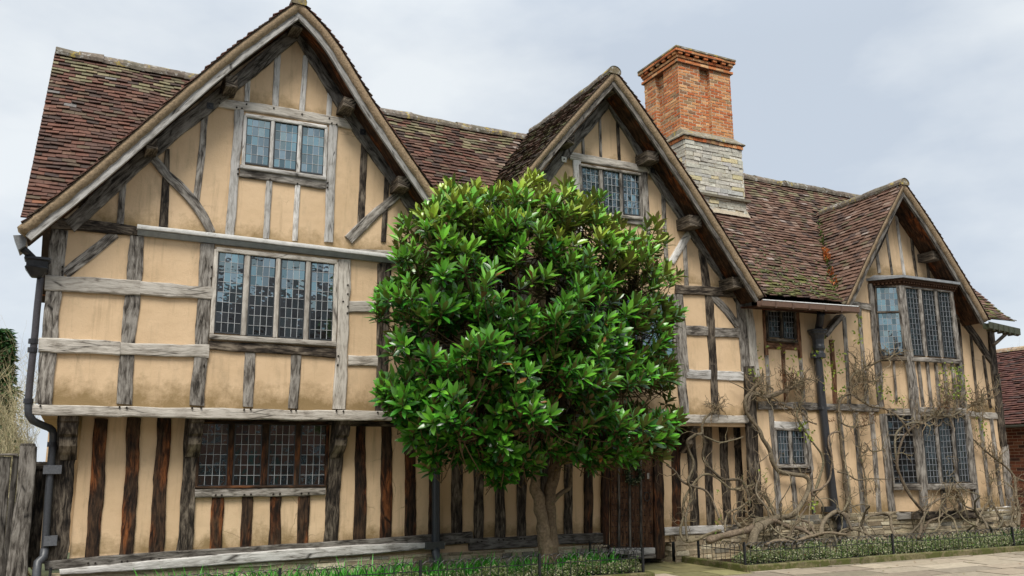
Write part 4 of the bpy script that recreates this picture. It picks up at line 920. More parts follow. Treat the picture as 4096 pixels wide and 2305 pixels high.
for z, e in ((zz, .08), (zz+.015, .115), (zz+.055, .11), (zz+.085, .05), (zz+.11, -.3)):
    ring = []; x0, x1, y0, y1 = bx0-e, bx1+e, by0-e, by1+e
    for a, b in (((x0, y0), (x1, y0)), ((x1, y0), (x1, y1)), ((x1, y1), (x0, y1)), ((x0, y1), (x0, y0))):
        for i in range(12):
            t = i/12; p = Vector((a[0]+(b[0]-a[0])*t, a[1]+(b[1]-a[1])*t, z)); p += Vector((1, 1, .8))*(.035*noise.noise(p*5)+.02*noise.noise(p*15)); ring.append(p)
    rows.append(ring)
mb.grid(rows, (.20, .17, .12), closed=True, caps=True); mb.build('cap_stones', M['ridge'], chim)

# --- plinths
mb = MB()
masonry(mb, (-.15, .40, -.05), (1, 0, 0), 8.35, .42, .095, .34, LIME, .014, .02, .010, z_jit=.3)
masonry(mb, (9.62, .40, -.05), (1, 0, 0), 1.5, .50, .075, .26, LIME, .014, .02, .010, z_jit=.3)
masonry(mb, (9.55, 1.0, -.05), (0, -1, 0), .6, .5, .08, .26, LIME, .014, .02, .010, n=Vector((-1, 0, 0)), z_jit=.3)
masonry(mb, (XB-.05, -.05, -.05), (1, 0, 0), XC-XB+.1, .80, .062, .30, LIME, .012, .026, .012, z_jit=.35)
masonry(mb, (XB-.05, .4, -.05), (0, -1, 0), .45, .78, .07, .28, LIME, .012, .02, .01, n=Vector((-1, 0, 0)), z_jit=.3)
mb.face([(XB-.05, -.05, .75), (XC+.05, -.05, .75), (XC+.05, .2, .75), (XB-.05, .2, .75)], (.3, .25, .17))
mb.build('stone_plinth', M['stone'], house)
mb = MB(); P = plan(-.02)
for k in range(3):
    a, b = Vector((*P[k], -.05)), Vector((*P[k+1], -.05)); d = (b-a); masonry(mb, a, d, d.length, .76, .062, .30, LIME, .012, .02, .01, n=Vector((d.y, -d.x, 0)).normalized(), z_jit=.35)
mb.build('stone_plinth', M['stone'], bay)

# --- door
door = bpy.data.objects.new('door', None); link(door, house)
for k, (xa, xb) in enumerate(((1916, 1976), (1984, 2056), (2064, 2138), (2146, 2230))):
    timber('plank', '6', [((xa+xb)/2, 330), ((xa+xb)/2+4, 1088)], xb-xa, .425, .04, 'red', .015, .55, door)
for xx in (1980, 2060, 2142): timber('cover_strip', '6', [(xx, 330), (xx+4, 1088)], 15, .398, .035, 'grey', .03, .55, door)
mb = MB()
for xx in (1932, 1958, 2004, 2034, 2082, 2116, 2164, 2208):
    for yy in range(430, 1080, 42):
        p = at('6', xx+rnd(-2, 2)+(yy-430)*.005, yy+rnd(-3, 3), .418); mb.tube([p+Vector((0, -.014, 0)), p+Vector((0, -.004, 0)), p+Vector((0, .02, 0))], [.004, .012, .014], 6, c=(.03, .028, .028))
mb.build('nail_heads', M['iron'], door)['kind'] = 'stuff'
mb = MB(); p = at('6', 2182, 712, .395); mb.tube([p+Vector((math.cos(t)*.055, -.012, math.sin(t)*.075)) for t in [math.tau*i/20 for i in range(21)]], .008, 6, c=(.02,)*3); mb.build('ring_handle', M['iron'], door)
mb = MB(); p = at('6', 2195, 560, .405); mb.box(p-Vector((.022, .0, .05)), (.044, 0, 0), (0, .02, 0), (0, 0, .1), (.35, .33, .30)); mb.build('lock_plate', M['iron'], door)
timber('threshold', '6', [(1925, 1118), (2246, 1112)], 46, .33, .2, 'silver', .05, .8, house)
timber('threshold', '6', [(2070, 1158), (2250, 1150)], 30, .30, .2, 'grey', .05, .8, house)

# --- gutters and rainwater pipes
def gutter(name, a, b, r=.065, c=(.055, .045, .042)):
    mb = MB(); a, b = Vector(a), Vector(b); d = (b-a).normalized(); s = d.cross(Vector((0, 0, 1))).normalized(); rows = []
    for k in range(21):
        p = a.lerp(b, k/20); rows.append([p+s*r*1.0*x+Vector((0, 0, z*r)) for x, z in ((-1.05, .95), (-1, -.9), (.0, -1.25), (1, -.9), (1.05, .95), (.92, .95), (.86, -.7), (-.86, -.7), (-.92, .95))])
    mb.grid(rows, c, closed=True, caps=True)
    for k in range(1, 6):
        p = a.lerp(b, k/6-.03); mb.box(p-d*.015-s*r*1.12+Vector((0, 0, -r*1.4)), d*.03, s*r*2.24, (0, 0, r*2.3), tuple(x*.7 for x in c))
    return mb.build(name, M['iron'], house)
ga, gb = at('A', 195, 475, -.60), at('A', 1068, 535, -.60)
gutter('gutter', ga, gb, .058, (.13, .075, .05))
mb = MB(); mb.box(ga+Vector((.03, -.068, .05)), gb-ga-Vector((.06, 0, 0)), (0, .014, 0), (0, 0, .016), (.75, .75, .74)); mb.build('gutter_lip', M['lead'], house)
mb = MB(); mb.box(ga+Vector((.05, .0, -.06)), gb-ga-Vector((.1, 0, 0)), (0, .56, .06), (0, 0, .03), (1.1, .7, .5)); mb.build('soffit_board', M['brown'], house)
ga, gb = at('A', 2215, 672, -.58), at('A', 2495, 735, -.58); gutter('gutter', ga, gb, .075, (.05, .055, .03))
timber('gutter_bracket', 'A', [(2292, 850), (2410, 745)], 22, -.25, .06, 'dark')
timber('gutter_bracket', 'A', [(950, 585), (880, 665), (800, 770)], [44, 36, 30], -.2, .16, 'grey')
def pipe(pts, rad, parent, c=(.022, .023, .026), name='shaft', n=12):
    mb = MB(); mb.tube(catmull(pts, .06), rad, n, c=c); return mb.build(name, M['iron'], parent, smooth=True)
def clip(p, wd, h, parent, c=(.045, .047, .052)):
    mb = MB(); mb.box(Vector(p)-Vector((wd/2, .065, h/2)), (wd, 0, 0), (0, .12, 0), (0, 0, h), c); mb.build('pipe_clip', M['iron'], parent)
def lathe(mb, p, prof, c, n=16): mb.grid([[Vector((p.x+math.cos(math.tau*j/n)*r, p.y+math.sin(math.tau*j/n)*r, z)) for j in range(n)] for r, z in prof], c, closed=True, caps=True)
dp = bpy.data.objects.new('drainpipe', None); link(dp, house)   # left corner
G = lambda x, y, Y=.05: at('G', x, y, Y); Hh = lambda x, y, Y=-.05: at('H', x, y, Y)
mb = MB(); q = [Hh(84, 228, -.35), Hh(178, 224, -.35), Hh(166, 292, -.35), Hh(118, 322, -.35)]
mb.grid([q, [p+Vector((0, .35, 0)) for p in q]], (.17, .175, .18), closed=True, caps=True); mb.build('gutter_outlet', M['iron'], dp)
pipe([Hh(142, 310, -.25), Hh(175, 340, -.18), Hh(225, 390, -.1)], .045, dp)
mb = MB(); p = Hh(238, 445, -.09); tpz, btz = Hh(238, 382).z, Hh(238, 506).z; hh = tpz-btz
rows = []
for t, w_ in ((0, .145), (.12, .15), (.2, .125), (.45, .12), (.55, .135), (.75, .10), (.9, .075), (1, .05)):
    z = tpz-hh*t; rows.append([Vector((p.x+sx*w_, p.y+sy*w_*.8, z+.01*noise.noise(Vector((sx*3, sy*3, t*9))))) for sx, sy in ((-1, -1), (-.3, -1.2), (.3, -1.2), (1, -1), (1, 1), (-1, 1))])
mb.grid(rows, (.013, .014, .016), closed=True, caps=True); mb.build('hopper_head', M['iron'], dp)
pipe([Hh(262, 500), Hh(240, 700), Hh(222, 900), Hh(195, 1150), Hh(180, 1330)], .043, dp, (.05, .045, .05))
pipe([G(166, 430, -.05), G(164, 515, -.05), G(190, 552, .0), G(260, 585, .16), G(303, 610, .28), G(304, 690, .33), G(290, 850, .34), G(270, 1120, .34), G(258, 1300, .34)], .046, dp, (.045, .048, .055))
for x, y, Y in ((192, 95, -.05), (188, 145, -.05), (164, 440, -.05), (300, 690, .33)): 
    mb = MB(); p = G(x, y, Y); mb.tube([p+Vector((0, 0, -.03)), p+Vector((0, 0, .03))], .058, 12, c=(.02, .02, .024)); mb.build('pipe_collar', M['iron'], dp)
clip(G(303, 835, .34), .21, .11, dp, (.10, .105, .115)); clip(G(292, 1245, .34), .15, .12, dp, (.10, .105, .115))
pipe([G(258, 1290, .34), G(252, 1340, .33), G(218, 1372, .28), G(212, 1420, .24), G(210, 1500, .2)], .052, dp, (.06, .063, .07))
dp = bpy.data.objects.new('drainpipe', None); link(dp, house)   # beside the tree
S6 = lambda x, y, Y=.33: at('6', x, y, Y)
pipe([S6(634, 180), S6(632, 640), S6(632, 1060)], .064, dp, (.022, .028, .036)); clip(S6(618, 1070), .30, .11, dp, (.055, .058, .055))
pipe([S6(632, 1090), S6(630, 1125, .3), S6(642, 1160, .26), S6(640, 1230, .24)], .066, dp, (.05, .056, .06), 'shoe')
dp = bpy.data.objects.new('drainpipe', None); link(dp, house)   # right wing
p0 = at('A', 712, 720, -.14); zA = lambda y: at('A', 712, y, -.14).z
mb = MB(); lathe(mb, p0, [(r*.0027, zA(y)) for r, y in ((34, 965), (44, 962), (44, 925), (36, 920), (33, 905), (44, 880), (44, 862), (40, 845), (42, 800), (52, 765), (62, 750), (64, 735), (70, 728), (72, 715), (60, 712), (56, 740))], (.035, .037, .042)); mb.build('hopper_head', M['iron'], dp, smooth=False)
pipe([at('A', 745, 560, -.45), at('A', 735, 640, -.3), at('A', 716, 730, -.14)], .075, dp, (.012, .013, .02))
pipe([at('A', 715, 955, -.12), at('A', 740, 1200, -.12), at('8', 1182, 220, -.12), at('8', 1225, 600, -.12), at('8', 1272, 985, -.12)], .078, dp, (.026, .027, .031))
clip(at('A', 708, 945, -.12), .24, .10, dp); clip(at('8', 1195, 290, -.12), .20, .05, dp); clip(at('8', 1240, 985, -.12), .34, .10, dp, (.03, .03, .033))
pipe([at('8', 1270, 985, -.12), at('8', 1290, 1030, -.16), at('8', 1320, 1080, -.25), at('8', 1318, 1140, -.32)], .09, dp, (.03, .031, .036), 'shoe')
# the clay tile standing proud where the small gable meets the roof
mb = MB(); p = fmain(at('7', 1215, 350, 1.1).x, 2.35)+Vector((0, -.05, .08)); d = Vector((.3, .1, .06)); s = Vector((0, .1, .0))
mb.grid([[p+q*d+Vector((0, math.cos(t)*.10, math.sin(t)*.09)) for t in [math.pi*m/6 for m in range(7)]] for q in (-.6, .6)], (.40, .12, .045)); mb.build('hip_tile', M['tile'], roof)

# ------------------------------------------------------------------ ground, pavement, kerbs, beds
def sheet(name, x0, x1, y0, y1, z, mt, c, kind='structure'):
    mb = MB(); mb.face([(x0, y0, z), (x1, y0, z), (x1, y1, z), (x0, y1, z)], c); return tag(mb.build(name, mt), kind=kind)
sheet('ground', -900, 900, -900, 900, -.13, M['ground'], (.10, .11, .055))
sheet('road', -60, 80, -14.5, -6.2, -.12, M['ground'], (.05, .05, .052))
sheet('pavement_bed', -60, 60, -6.2, 1.0, -.022, M['ground'], (.05, .042, .03))
mb = MB(); y = -6.0; SP = [((.36, .30, .225), 4), ((.30, .25, .19), 3), ((.42, .355, .27), 3), ((.26, .22, .165), 2)]
ri = 0
while y < .6:
    hgt = rnd(.42, .62); x = -3+rnd(0, 1)
    while x < 30:
        l = rnd(.6, 1.25)
        zc = rnd(-.004, .004); tx, ty = rnd(-.003, .003), rnd(-.003, .003); g = .013; c = pick(SP)
        if y > -1.9 and 7.9 < x < 9.7: c = (c[0]*.75, c[1]*.82, c[2]*.5)
        q = [(x+g, y+g, zc-tx-ty), (x+l-g, y+g, zc+tx-ty), (x+l-g, y+hgt-g, zc+tx+ty), (x+g, y+hgt-g, zc-tx+ty)]
        k = len(mb.v); mb.v += q+[(a, b, -.05) for a, b, _ in q]
        for f in ((0, 1, 2, 3), (4, 5, 1, 0), (5, 6, 2, 1), (6, 7, 3, 2), (7, 4, 0, 3)): mb.f.append(tuple(k+i for i in f)); mb.c.append(c); mb.m.append(0); mb.uv.append(None)
        x += l
    y += hgt; ri += 1
tag(mb.build('pavement', M['slab']), kind='structure')
KY = -1.33
def kerb_run(mb, pts, w_=.12, h=.10, seg=.9):
    for a, b in zip(pts, pts[1:]):
        a, b = Vector(a), Vector(b); L = (b-a).length; d = (b-a)/L; s = Vector((-d.y, d.x, 0)); n = max(1, int(L/seg))
        for i in range(n):
            p = a+d*(L*i/n); q = a+d*(L*(i+1)/n-.008); c = vary((.15, .135, .07), .2); e = .012; dz = rnd(-.005, .005); S = 6; rows = []
            for k in range(S+1):
                o = p.lerp(q, k/S); f = .004*noise.noise(o*9)
                rows.append([o+Vector((0, 0, -.06)), o+Vector((0, 0, h-e+dz+f)), o+s*e+Vector((0, 0, h+dz+f)), o+s*(w_-e)+Vector((0, 0, h+dz-f)), o+s*w_+Vector((0, 0, h-e+dz)), o+s*w_+Vector((0, 0, -.06))])
            mb.grid(rows[::-1], c, caps=True)
mb = MB(); kerb_run(mb, [(9.72, .35, 0), (9.72, KY+.124, 0)]); kerb_run(mb, [(9.72, KY, 0), (26, KY, 0)])
kerb_run(mb, [(-.3, KY, 0), (7.95, KY, 0)]); kerb_run(mb, [(7.95, KY+.124, 0), (7.95, .35, 0)]); tag(mb.build('kerb', M['kerb']), kind='structure')
def bed(x0, x1, y0, y1):
    mb = MB(); nx, ny = int((x1-x0)/.12), int((y1-y0)/.12)
    mb.grid([[(x0+(x1-x0)*i/nx, y0+(y1-y0)*j/ny, .055+.03*noise.noise(Vector((i*.4, j*.4, 2)))) for i in range(nx+1)] for j in range(ny+1)], (.055, .036, .022))
    return tag(mb.build('garden_soil', M['soil']), kind='structure')
bed(9.84, 20, KY+.12, .0); bed(-.3, 7.84, KY+.12, .42)

def leaf_card(mb, p, d, n, L, W, c, fold=.15):
    d = d.normalized(); s = d.cross(n).normalized(); n = s.cross(d)
    a = p; b = p+d*L*.5+s*W*.5+n*L*.04; t = p+d*L-n*L*fold; e = p+d*L*.5-s*W*.5+n*L*.04; m_ = p+d*L*.5-n*W*.12
    mb.face([a, b, t, m_], c); mb.face([a, m_, t, e], c)
def rdir(up=0.0):
    while True:
        v = Vector((rnd(-1, 1), rnd(-1, 1), rnd(-1, 1)))
        if .05 < v.length < 1: v.normalize(); v.z += up; return v.normalized()
def groundcover(name, x0, x1, y0, y1, zt_, n, pal, L, label, side=None):
    mb = MB()
    for i in range(n):
        x, y = rnd(x0, x1), rnd(y0, y1)
        e = min(1, min(y-y0, .16)/.10+.55)
        h = (zt_*(.62+.55*noise.noise(Vector((x*2.3, y*3, 5)))+.25*noise.noise(Vector((x*7, y*7, 1)))))*min(1, e)+.05
        if h < .07: continue
        z = .05+(h-.05)*(random.random()**.45)
        leaf_card(mb, Vector((x, y, z)), rdir(.35), rdir(.9), L*rnd(.6, 1.3), L*rnd(.4, .7), pick(pal))
    return tag(mb.build(name, M['small_leaf']), label=label, cat='ground cover', kind='stuff')
VAR = [((.40, .40, .24), 4), ((.50, .49, .33), 2.5), ((.13, .20, .05), 4), ((.07, .13, .035), 4), ((.22, .27, .10), 3), ((.16, .06, .03), .3)]
groundcover('variegated_hedge', 9.9, 20, KY+.13, -.72, .34, 30000, VAR, .036, 'low cream and green variegated hedge inside the right hand hooped railing')
groundcover('variegated_hedge', -.1, 7.8, KY+.13, -.85, .29, 18000, VAR, .036, 'low cream and green variegated hedge in the bed under the magnolia')
# strap-leaved bulbs behind the hedge
def bulbs(x0, x1, y0, y1, n, label, c0=(.06, .29, .025)):
    mb = MB()
    for i in range(n):
        x, y = rnd(x0, x1), rnd(y0, y1); k = random.randint(8, 14); h = rnd(.36, .62)
        for j in range(k):
            a = rnd(0, math.tau); el = rnd(.35, 1.3); d = Vector((math.cos(a)*math.cos(el), math.sin(a)*math.cos(el), math.sin(el))); c = vary(c0, .3)
            p = Vector((x, y, .06)); L = h*rnd(.6, 1.1); s = d.cross(Vector((0, 0, 1))).normalized()*rnd(.008, .016); rows = []
            for q in range(5):
                t = q/4; o = p+d*L*t-Vector((0, 0, L*.30*t*t)); wv = s*(1.05-t)*1.2; rows.append([o-wv, o+wv])
            mb.grid(rows, c)
    return tag(mb.build('bulb_leaves', M['small_leaf']), label=label, cat='bulb foliage', kind='stuff')
bulbs(.8, 7.6, -1.0, -.15, 520, 'bright green strap shaped bulb leaves around the magnolia trunk')
bulbs(10.3, 18, -.85, -.55, 60, 'scattered green bulb leaves beneath the wisteria stems', (.03, .11, .014))

# ------------------------------------------------------------------ hooped railings
def railing(name, runs, label, zb=.03):
    r = thing(name, (runs[0][0][0], runs[0][0][1], 0), label, 'railing', 'hooped iron railings round the garden beds')
    for run in runs:
        pts = [Vector((p[0], p[1], zb)) for p in run]
        for i, (a, b) in enumerate(zip(pts, pts[1:])):
            d = (b-a); L = d.length; d.normalize(); mb = MB()
            if i == 0: mp_ = [a, b]
            else: mp_ = [b]
            for p in mp_:
                q = MB(); q.box(p+Vector((-.016, -.016, -.1)), (.032, 0, 0), (0, .032, 0), (0, 0, .52), (.012, .013, .015)); q.build('post', M['iron'], r)
            n = max(2, int(round(L/.125))); sp = L/n
            for z in (.06, .27): mb.box(a+Vector((0, -.004, z)), d*L, Vector((-d.y, d.x, 0))*.008, (0, 0, .012), (.015, .016, .018))
            for k in range(n):
                c0 = a+d*sp*k; rr = sp*1.5*.5 if False else sp*.98
                w2 = min(2*sp, L-sp*k) if k < n-1 else sp
                # interlaced hoops: each spans two spaces
                A, B = c0, c0+d*w2; pl = [A, A+Vector((0, 0, .30))]
                for m_ in range(1, 8):
                    t = math.pi*m_/8; pl.append(A.lerp(B, .5-.5*math.cos(t))+Vector((0, 0, .30+.105*math.sin(t))))
                pl += [B+Vector((0, 0, .30)), B]; off = Vector((-d.y, d.x, 0))*(.006 if k % 2 else -.006)
                mb.tube([p+off for p in pl], .0048, 5, c=(.015, .016, .018), cap=False)
            mb.build('hoop_panel', M['iron'], r)
    return r
railing('hooped_railing', [[(9.82, .0), (9.80, -1.2), (13.2, -1.2), (16.55, -1.2), (19.4, -1.2)]], 'low black hooped railing around the wisteria bed on the far side of the door')
railing('hooped_railing', [[(-.15, .30), (-.15, -1.2), (2.4, -1.2), (4.25, -1.2), (6.05, -1.2), (7.82, -1.2), (7.78, .25)]], 'low black hooped railing around the magnolia bed')

# ------------------------------------------------------------------ the magnolia
tree = thing('magnolia_tree', (6.5, -.55, .05), 'evergreen magnolia with glossy leaves and rust undersides before the house', 'tree')
TY = -.55
def tp(v, pts, Y): return [at(v, p[0], p[1], (p[2] if len(p) > 2 else Y)) for p in pts]
mb = MB()
t1 = [at('6', 1450, 1150, TY)+Vector((0, 0, -.3))]+tp('6', [(1448, 1150), (1430, 1010), (1412, 860), (1385, 730), (1362, 640), (1368, 540), (1385, 400), (1400, 250)], TY)
mb.tube(catmull(t1, .05), lerp_list([.21, .14, .105, .09, .084, .08, .075, .07, .065], len(catmull(t1, .05))), 14, c=(.185, .14, .09), rough=.5)
t2 = [at('6', 1490, 1150, TY)+Vector((0, 0, -.3))]+tp('6', [(1485, 1150), (1488, 1000), (1478, 850), (1470, 740), (1478, 640), (1500, 540), (1520, 400), (1540, 260)], TY)
mb.tube(catmull(t2, .05), lerp_list([.17, .115, .085, .08, .085, .09, .095, .09, .08], len(catmull(t2, .05))), 14, c=(.14, .105, .068), rough=.45)
mb.build('trunk', M['bark'], tree, smooth=True)
mb = MB(); t3 = tp('6', [(1478, 770), (1520, 715), (1570, 675), (1612, 650), (1626, 590), (1628, 500)], TY-.05); Q = catmull(t3, .04)
mb.tube(Q, lerp_list([.05, .04, .034, .032, .024, .02], len(Q)), 8, c=(.13, .10, .065), rough=.2); mb.build('branch', M['bark'], tree, smooth=True)
OUT = [(930, 775), (945, 735), (985, 690), (960, 640), (985, 560), (1040, 505), (1075, 490), (1110, 462), (1160, 455), (1205, 468), (1255, 462), (1300, 446), (1345, 442), (1390, 462), (1430, 455), (1480, 490), (1530, 512), (1560, 560), (1600, 578), (1640, 572), (1690, 615), (1703, 690), (1692, 760), (1700, 800), (1680, 880), (1702, 950), (1690, 1000), (1700, 1060), (1690, 1130), (1640, 1150), (1590, 1175), (1500, 1185), (1470, 1150), (1420, 1165), (1350, 1180), (1290, 1190), (1268, 1230), (1238, 1190), (1190, 1150), (1130, 1160), (1085, 1180), (1052, 1130), (1020, 1060), (985, 1040), (945, 1000), (950, 960), (985, 930), (960, 880), (985, 850), (990, 810), (960, 795)]
def inside(x, y):
    c = False; n = len(OUT); j = n-1
    for i in range(n):
        (xi, yi), (xj, yj) = OUT[i], OUT[j]
        if (yi > y) != (yj > y) and x < (xj-xi)*(y-yi)/(yj-yi)+xi: c = not c
        j = i
    return c
def edge_dist(x, y):
    dmin = 1e9; n = len(OUT)
    for i in range(n):
        (x0, y0), (x1, y1) = OUT[i], OUT[(i+1) % n]; dx, dy = x1-x0, y1-y0
        t = max(0, min(1, ((x-x0)*dx+(y-y0)*dy)/(dx*dx+dy*dy))); dmin = min(dmin, math.hypot(x-x0-t*dx, y-y0-t*dy))
    return dmin
HOLES = [(1285, 725, 58), (1350, 745, 44), (1130, 865, 46), (1060, 845, 40), (1400, 735, 44), (1170, 830, 34), (1015, 905, 36), (1240, 640, 30), (1625, 850, 34), (1180, 700, 28), (1500, 780, 30), (1080, 700, 26), (1330, 640, 26), (1560, 1010, 26)]
TIPS = [(962, 738), (958, 778), (968, 985), (980, 1010), (985, 890), (1088, 1165), (1075, 1140), (1100, 1130), (1262, 1205), (1245, 1190), (1280, 1185), (1695, 800), (1698, 955), (1688, 1120), (1700, 1060), (1135, 474), (1115, 492), (1345, 464), (1320, 470), (1420, 480), (1640, 570), (1668, 600), (1425, 1150), (1440, 1130), (1590, 1160), (1205, 486), (1262, 484), (1010, 1040), (1040, 1100), (1505, 505), (1555, 560), (1695, 690), (1660, 1140), (1350, 1165), (1190, 1150), (1500, 1170)]
CY = -1.0
cen = at('D', 1320, 830, CY)
lv = []; lf = []; lc = []
def magnolia_leaf(p, d, n, L, W, c, curl):
    d = d.normalized(); s = d.cross(n)
    if s.length < 1e-3: return
    s.normalize(); n = s.cross(d); k = len(lv); pr_ = ((0, .06), (.16, .50), (.38, .94), (.6, 1.0), (.8, .70), (1, .03))
    for t, w_ in pr_:
        o = p+d*(L*t)-n*(L*curl*t*t); ww = s*(W*.5*w_); lift = n*(W*.10*w_)
        lv.append(o-ww+lift); lv.append(o); lv.append(o+ww+lift)
    for i in range(5):
        b = k+i*3
        # wound so that the glossy upper side is the front
        lf.append((b, b+1, b+4, b+3)); lc.append(c); lf.append((b+1, b+2, b+5, b+4)); lc.append(c)
def rosette(p, ax, size, young_sunlit, nl, sun_tone=0):
    ax = ax.normalized(); a0 = ax.orthogonal().normalized(); b0_ = ax.cross(a0); ph = rnd(0, 6)
    for i in range(nl):
        t = i/(nl-1); a = ph+i*2.39996; el = 1.36-1.30*t+rnd(-.2, .2)        # inner leaves stand, outer ones spread and droop
        rad = a0*math.cos(a)+b0_*math.sin(a)
        d = rad*math.cos(el)+ax*math.sin(el); d.z -= .18*t
        n = (ax*math.cos(el)-rad*math.sin(el))
        L = size*(.55+.5*math.sin(math.pi*min(1, .25+t*.75)))*rnd(.85, 1.12)
        f = max(0, 1-t*1.25)*young_sunlit
        g = random.random()
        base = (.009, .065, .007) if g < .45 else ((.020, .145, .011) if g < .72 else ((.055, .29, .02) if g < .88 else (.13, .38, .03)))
        base = tuple(base[q]*(1-sun_tone)+(.33, .45, .035)[q]*sun_tone for q in range(3)); c = vary(tuple(base[q]*(1-f)+((.24, .60, .05) if sun_tone < .3 else (.50, .62, .08))[q]*f for q in range(3)), .24)
        if random.random() < .006: c = (.30, .13, .03)
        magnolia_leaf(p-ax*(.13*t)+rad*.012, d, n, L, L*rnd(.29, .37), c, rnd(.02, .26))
tips = []
random.seed(11)
tries = 0; placed = []
while len(tips) < 1300 and tries < 60000:
    tries += 1
    x, y = rnd(925, 1712), rnd(440, 1236)
    forced = tries <= len(TIPS)*3
    if forced: x, y = TIPS[(tries-1) % len(TIPS)]; x += rnd(-14, 14); y += rnd(-14, 14)
    elif not inside(x, y): continue
    e = edge_dist(x, y)
    if not forced and tries % 4 == 0 and e > 55: continue
    if (e < (22 if y < 700 else 6) and not forced) or any(math.hypot(x-hx, y-hy) < hr and random.random() < .93 for hx, hy, hr in HOLES): continue
    half = (1.2+.6*noise.noise(Vector((x*.011, y*.011, 3))))*math.sqrt(max(.03, 1-(1-min(1, e/300))**2))
    u_ = rnd(-1, 1); Yd = CY+half*(u_ if random.random() < .3 else math.copysign(abs(u_)**.4, u_ if random.random() < .25 else -1))
    Yd = max(-2.5, min(-.12, Yd))
    # keep the outline: a nearer leaf cluster sits on the same sight line
    p = at('D', x, y, Yd)
    if not forced and noise.noise(p*1.7+Vector((3, 9, 1))) < -.06 and random.random() < .95: continue
    if any((p-q).length < (.06 if forced else .148) for q in placed): continue
    placed.append(p)
    o = Vector(((p.x-cen.x)*.22, (p.y-CY)*.8-.25, (p.z-cen.z)*.22)); o = o.normalized() if o.length > .01 else Vector((0, -1, 0))
    ax = (o*.62+Vector((0, -.06, .80))+rdir()*.36).normalized()
    top = max(0, min(1, (p.z-3.6)/2.6)); young_sunlit = .35+.65*max(top, random.random()**2)*rnd(.5, 1) if random.random() < .8 else rnd(0, .4)  # crown top: young growth, plus sunlight put into the leaf colour
    tips.append((p, ax)); rosette(p, ax, rnd(.155, .25), young_sunlit*.95, random.randint(12, 18), max(0, min(1, top*rnd(.1, 1.25)-.15)))
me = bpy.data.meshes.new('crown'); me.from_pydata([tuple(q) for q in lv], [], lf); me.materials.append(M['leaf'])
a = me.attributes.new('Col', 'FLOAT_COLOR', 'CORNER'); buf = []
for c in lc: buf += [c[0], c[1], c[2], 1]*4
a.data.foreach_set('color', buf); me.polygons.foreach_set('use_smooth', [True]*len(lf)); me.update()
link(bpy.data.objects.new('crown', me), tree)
# limbs: from the forks to the twigs
mb = MB(); tops = [t1[-1], t2[-1], t3[-1]]; limbs = []
mains = []
for (x, y, Y, src) in ((1050, 1040, -1.0, 0), (1080, 780, -.9, 0), (1120, 600, -.9, 0), (1230, 560, -1.0, 0), (1290, 760, -.5, 0), (1380, 520, -1.0, 1), (1400, 760, -.4, 1), (1480, 600, -.9, 1), (1600, 700, -.9, 1), (1600, 900, -1.1, 1), (1560, 1080, -1.5, 1), (1250, 900, -1.8, 0), (1400, 900, -1.8, 1), (1150, 1080, -1.7, 0), (1350, 1050, -1.8, 1)):
    a = tops[src]; b = at('D', x, y, Y); mid = a.lerp(b, .5)+Vector((rnd(-.15, .15), rnd(-.1, .1), -.12+rnd(0, .3))); Q = catmull([a+Vector((0, 0, -.15)), a.lerp(mid, .5)+Vector((0, 0, .05)), mid, b], .08)
    mb.tube(Q, lerp_list([.075, .055, .04, .022], len(Q)), 7, c=(.085, .065, .045), rough=.15); mains += Q
mb.build('limbs', M['bark'], tree, smooth=True)
mb = MB()
for p, ax in tips:
    near = min(random.sample(mains, 60), key=lambda q: (q-p).length+max(0, q.z-p.z)*.8); st = p-ax*.32
    Q = [near, near.lerp(st, .55)+Vector((0, 0, -.06)), st, p]; Q = catmull(Q, .16)
    mb.tube(Q, lerp_list([.013, .009, .006], len(Q)), 4, c=(.11, .075, .04), cap=False)
mb.build('twigs', M['bark'], tree)

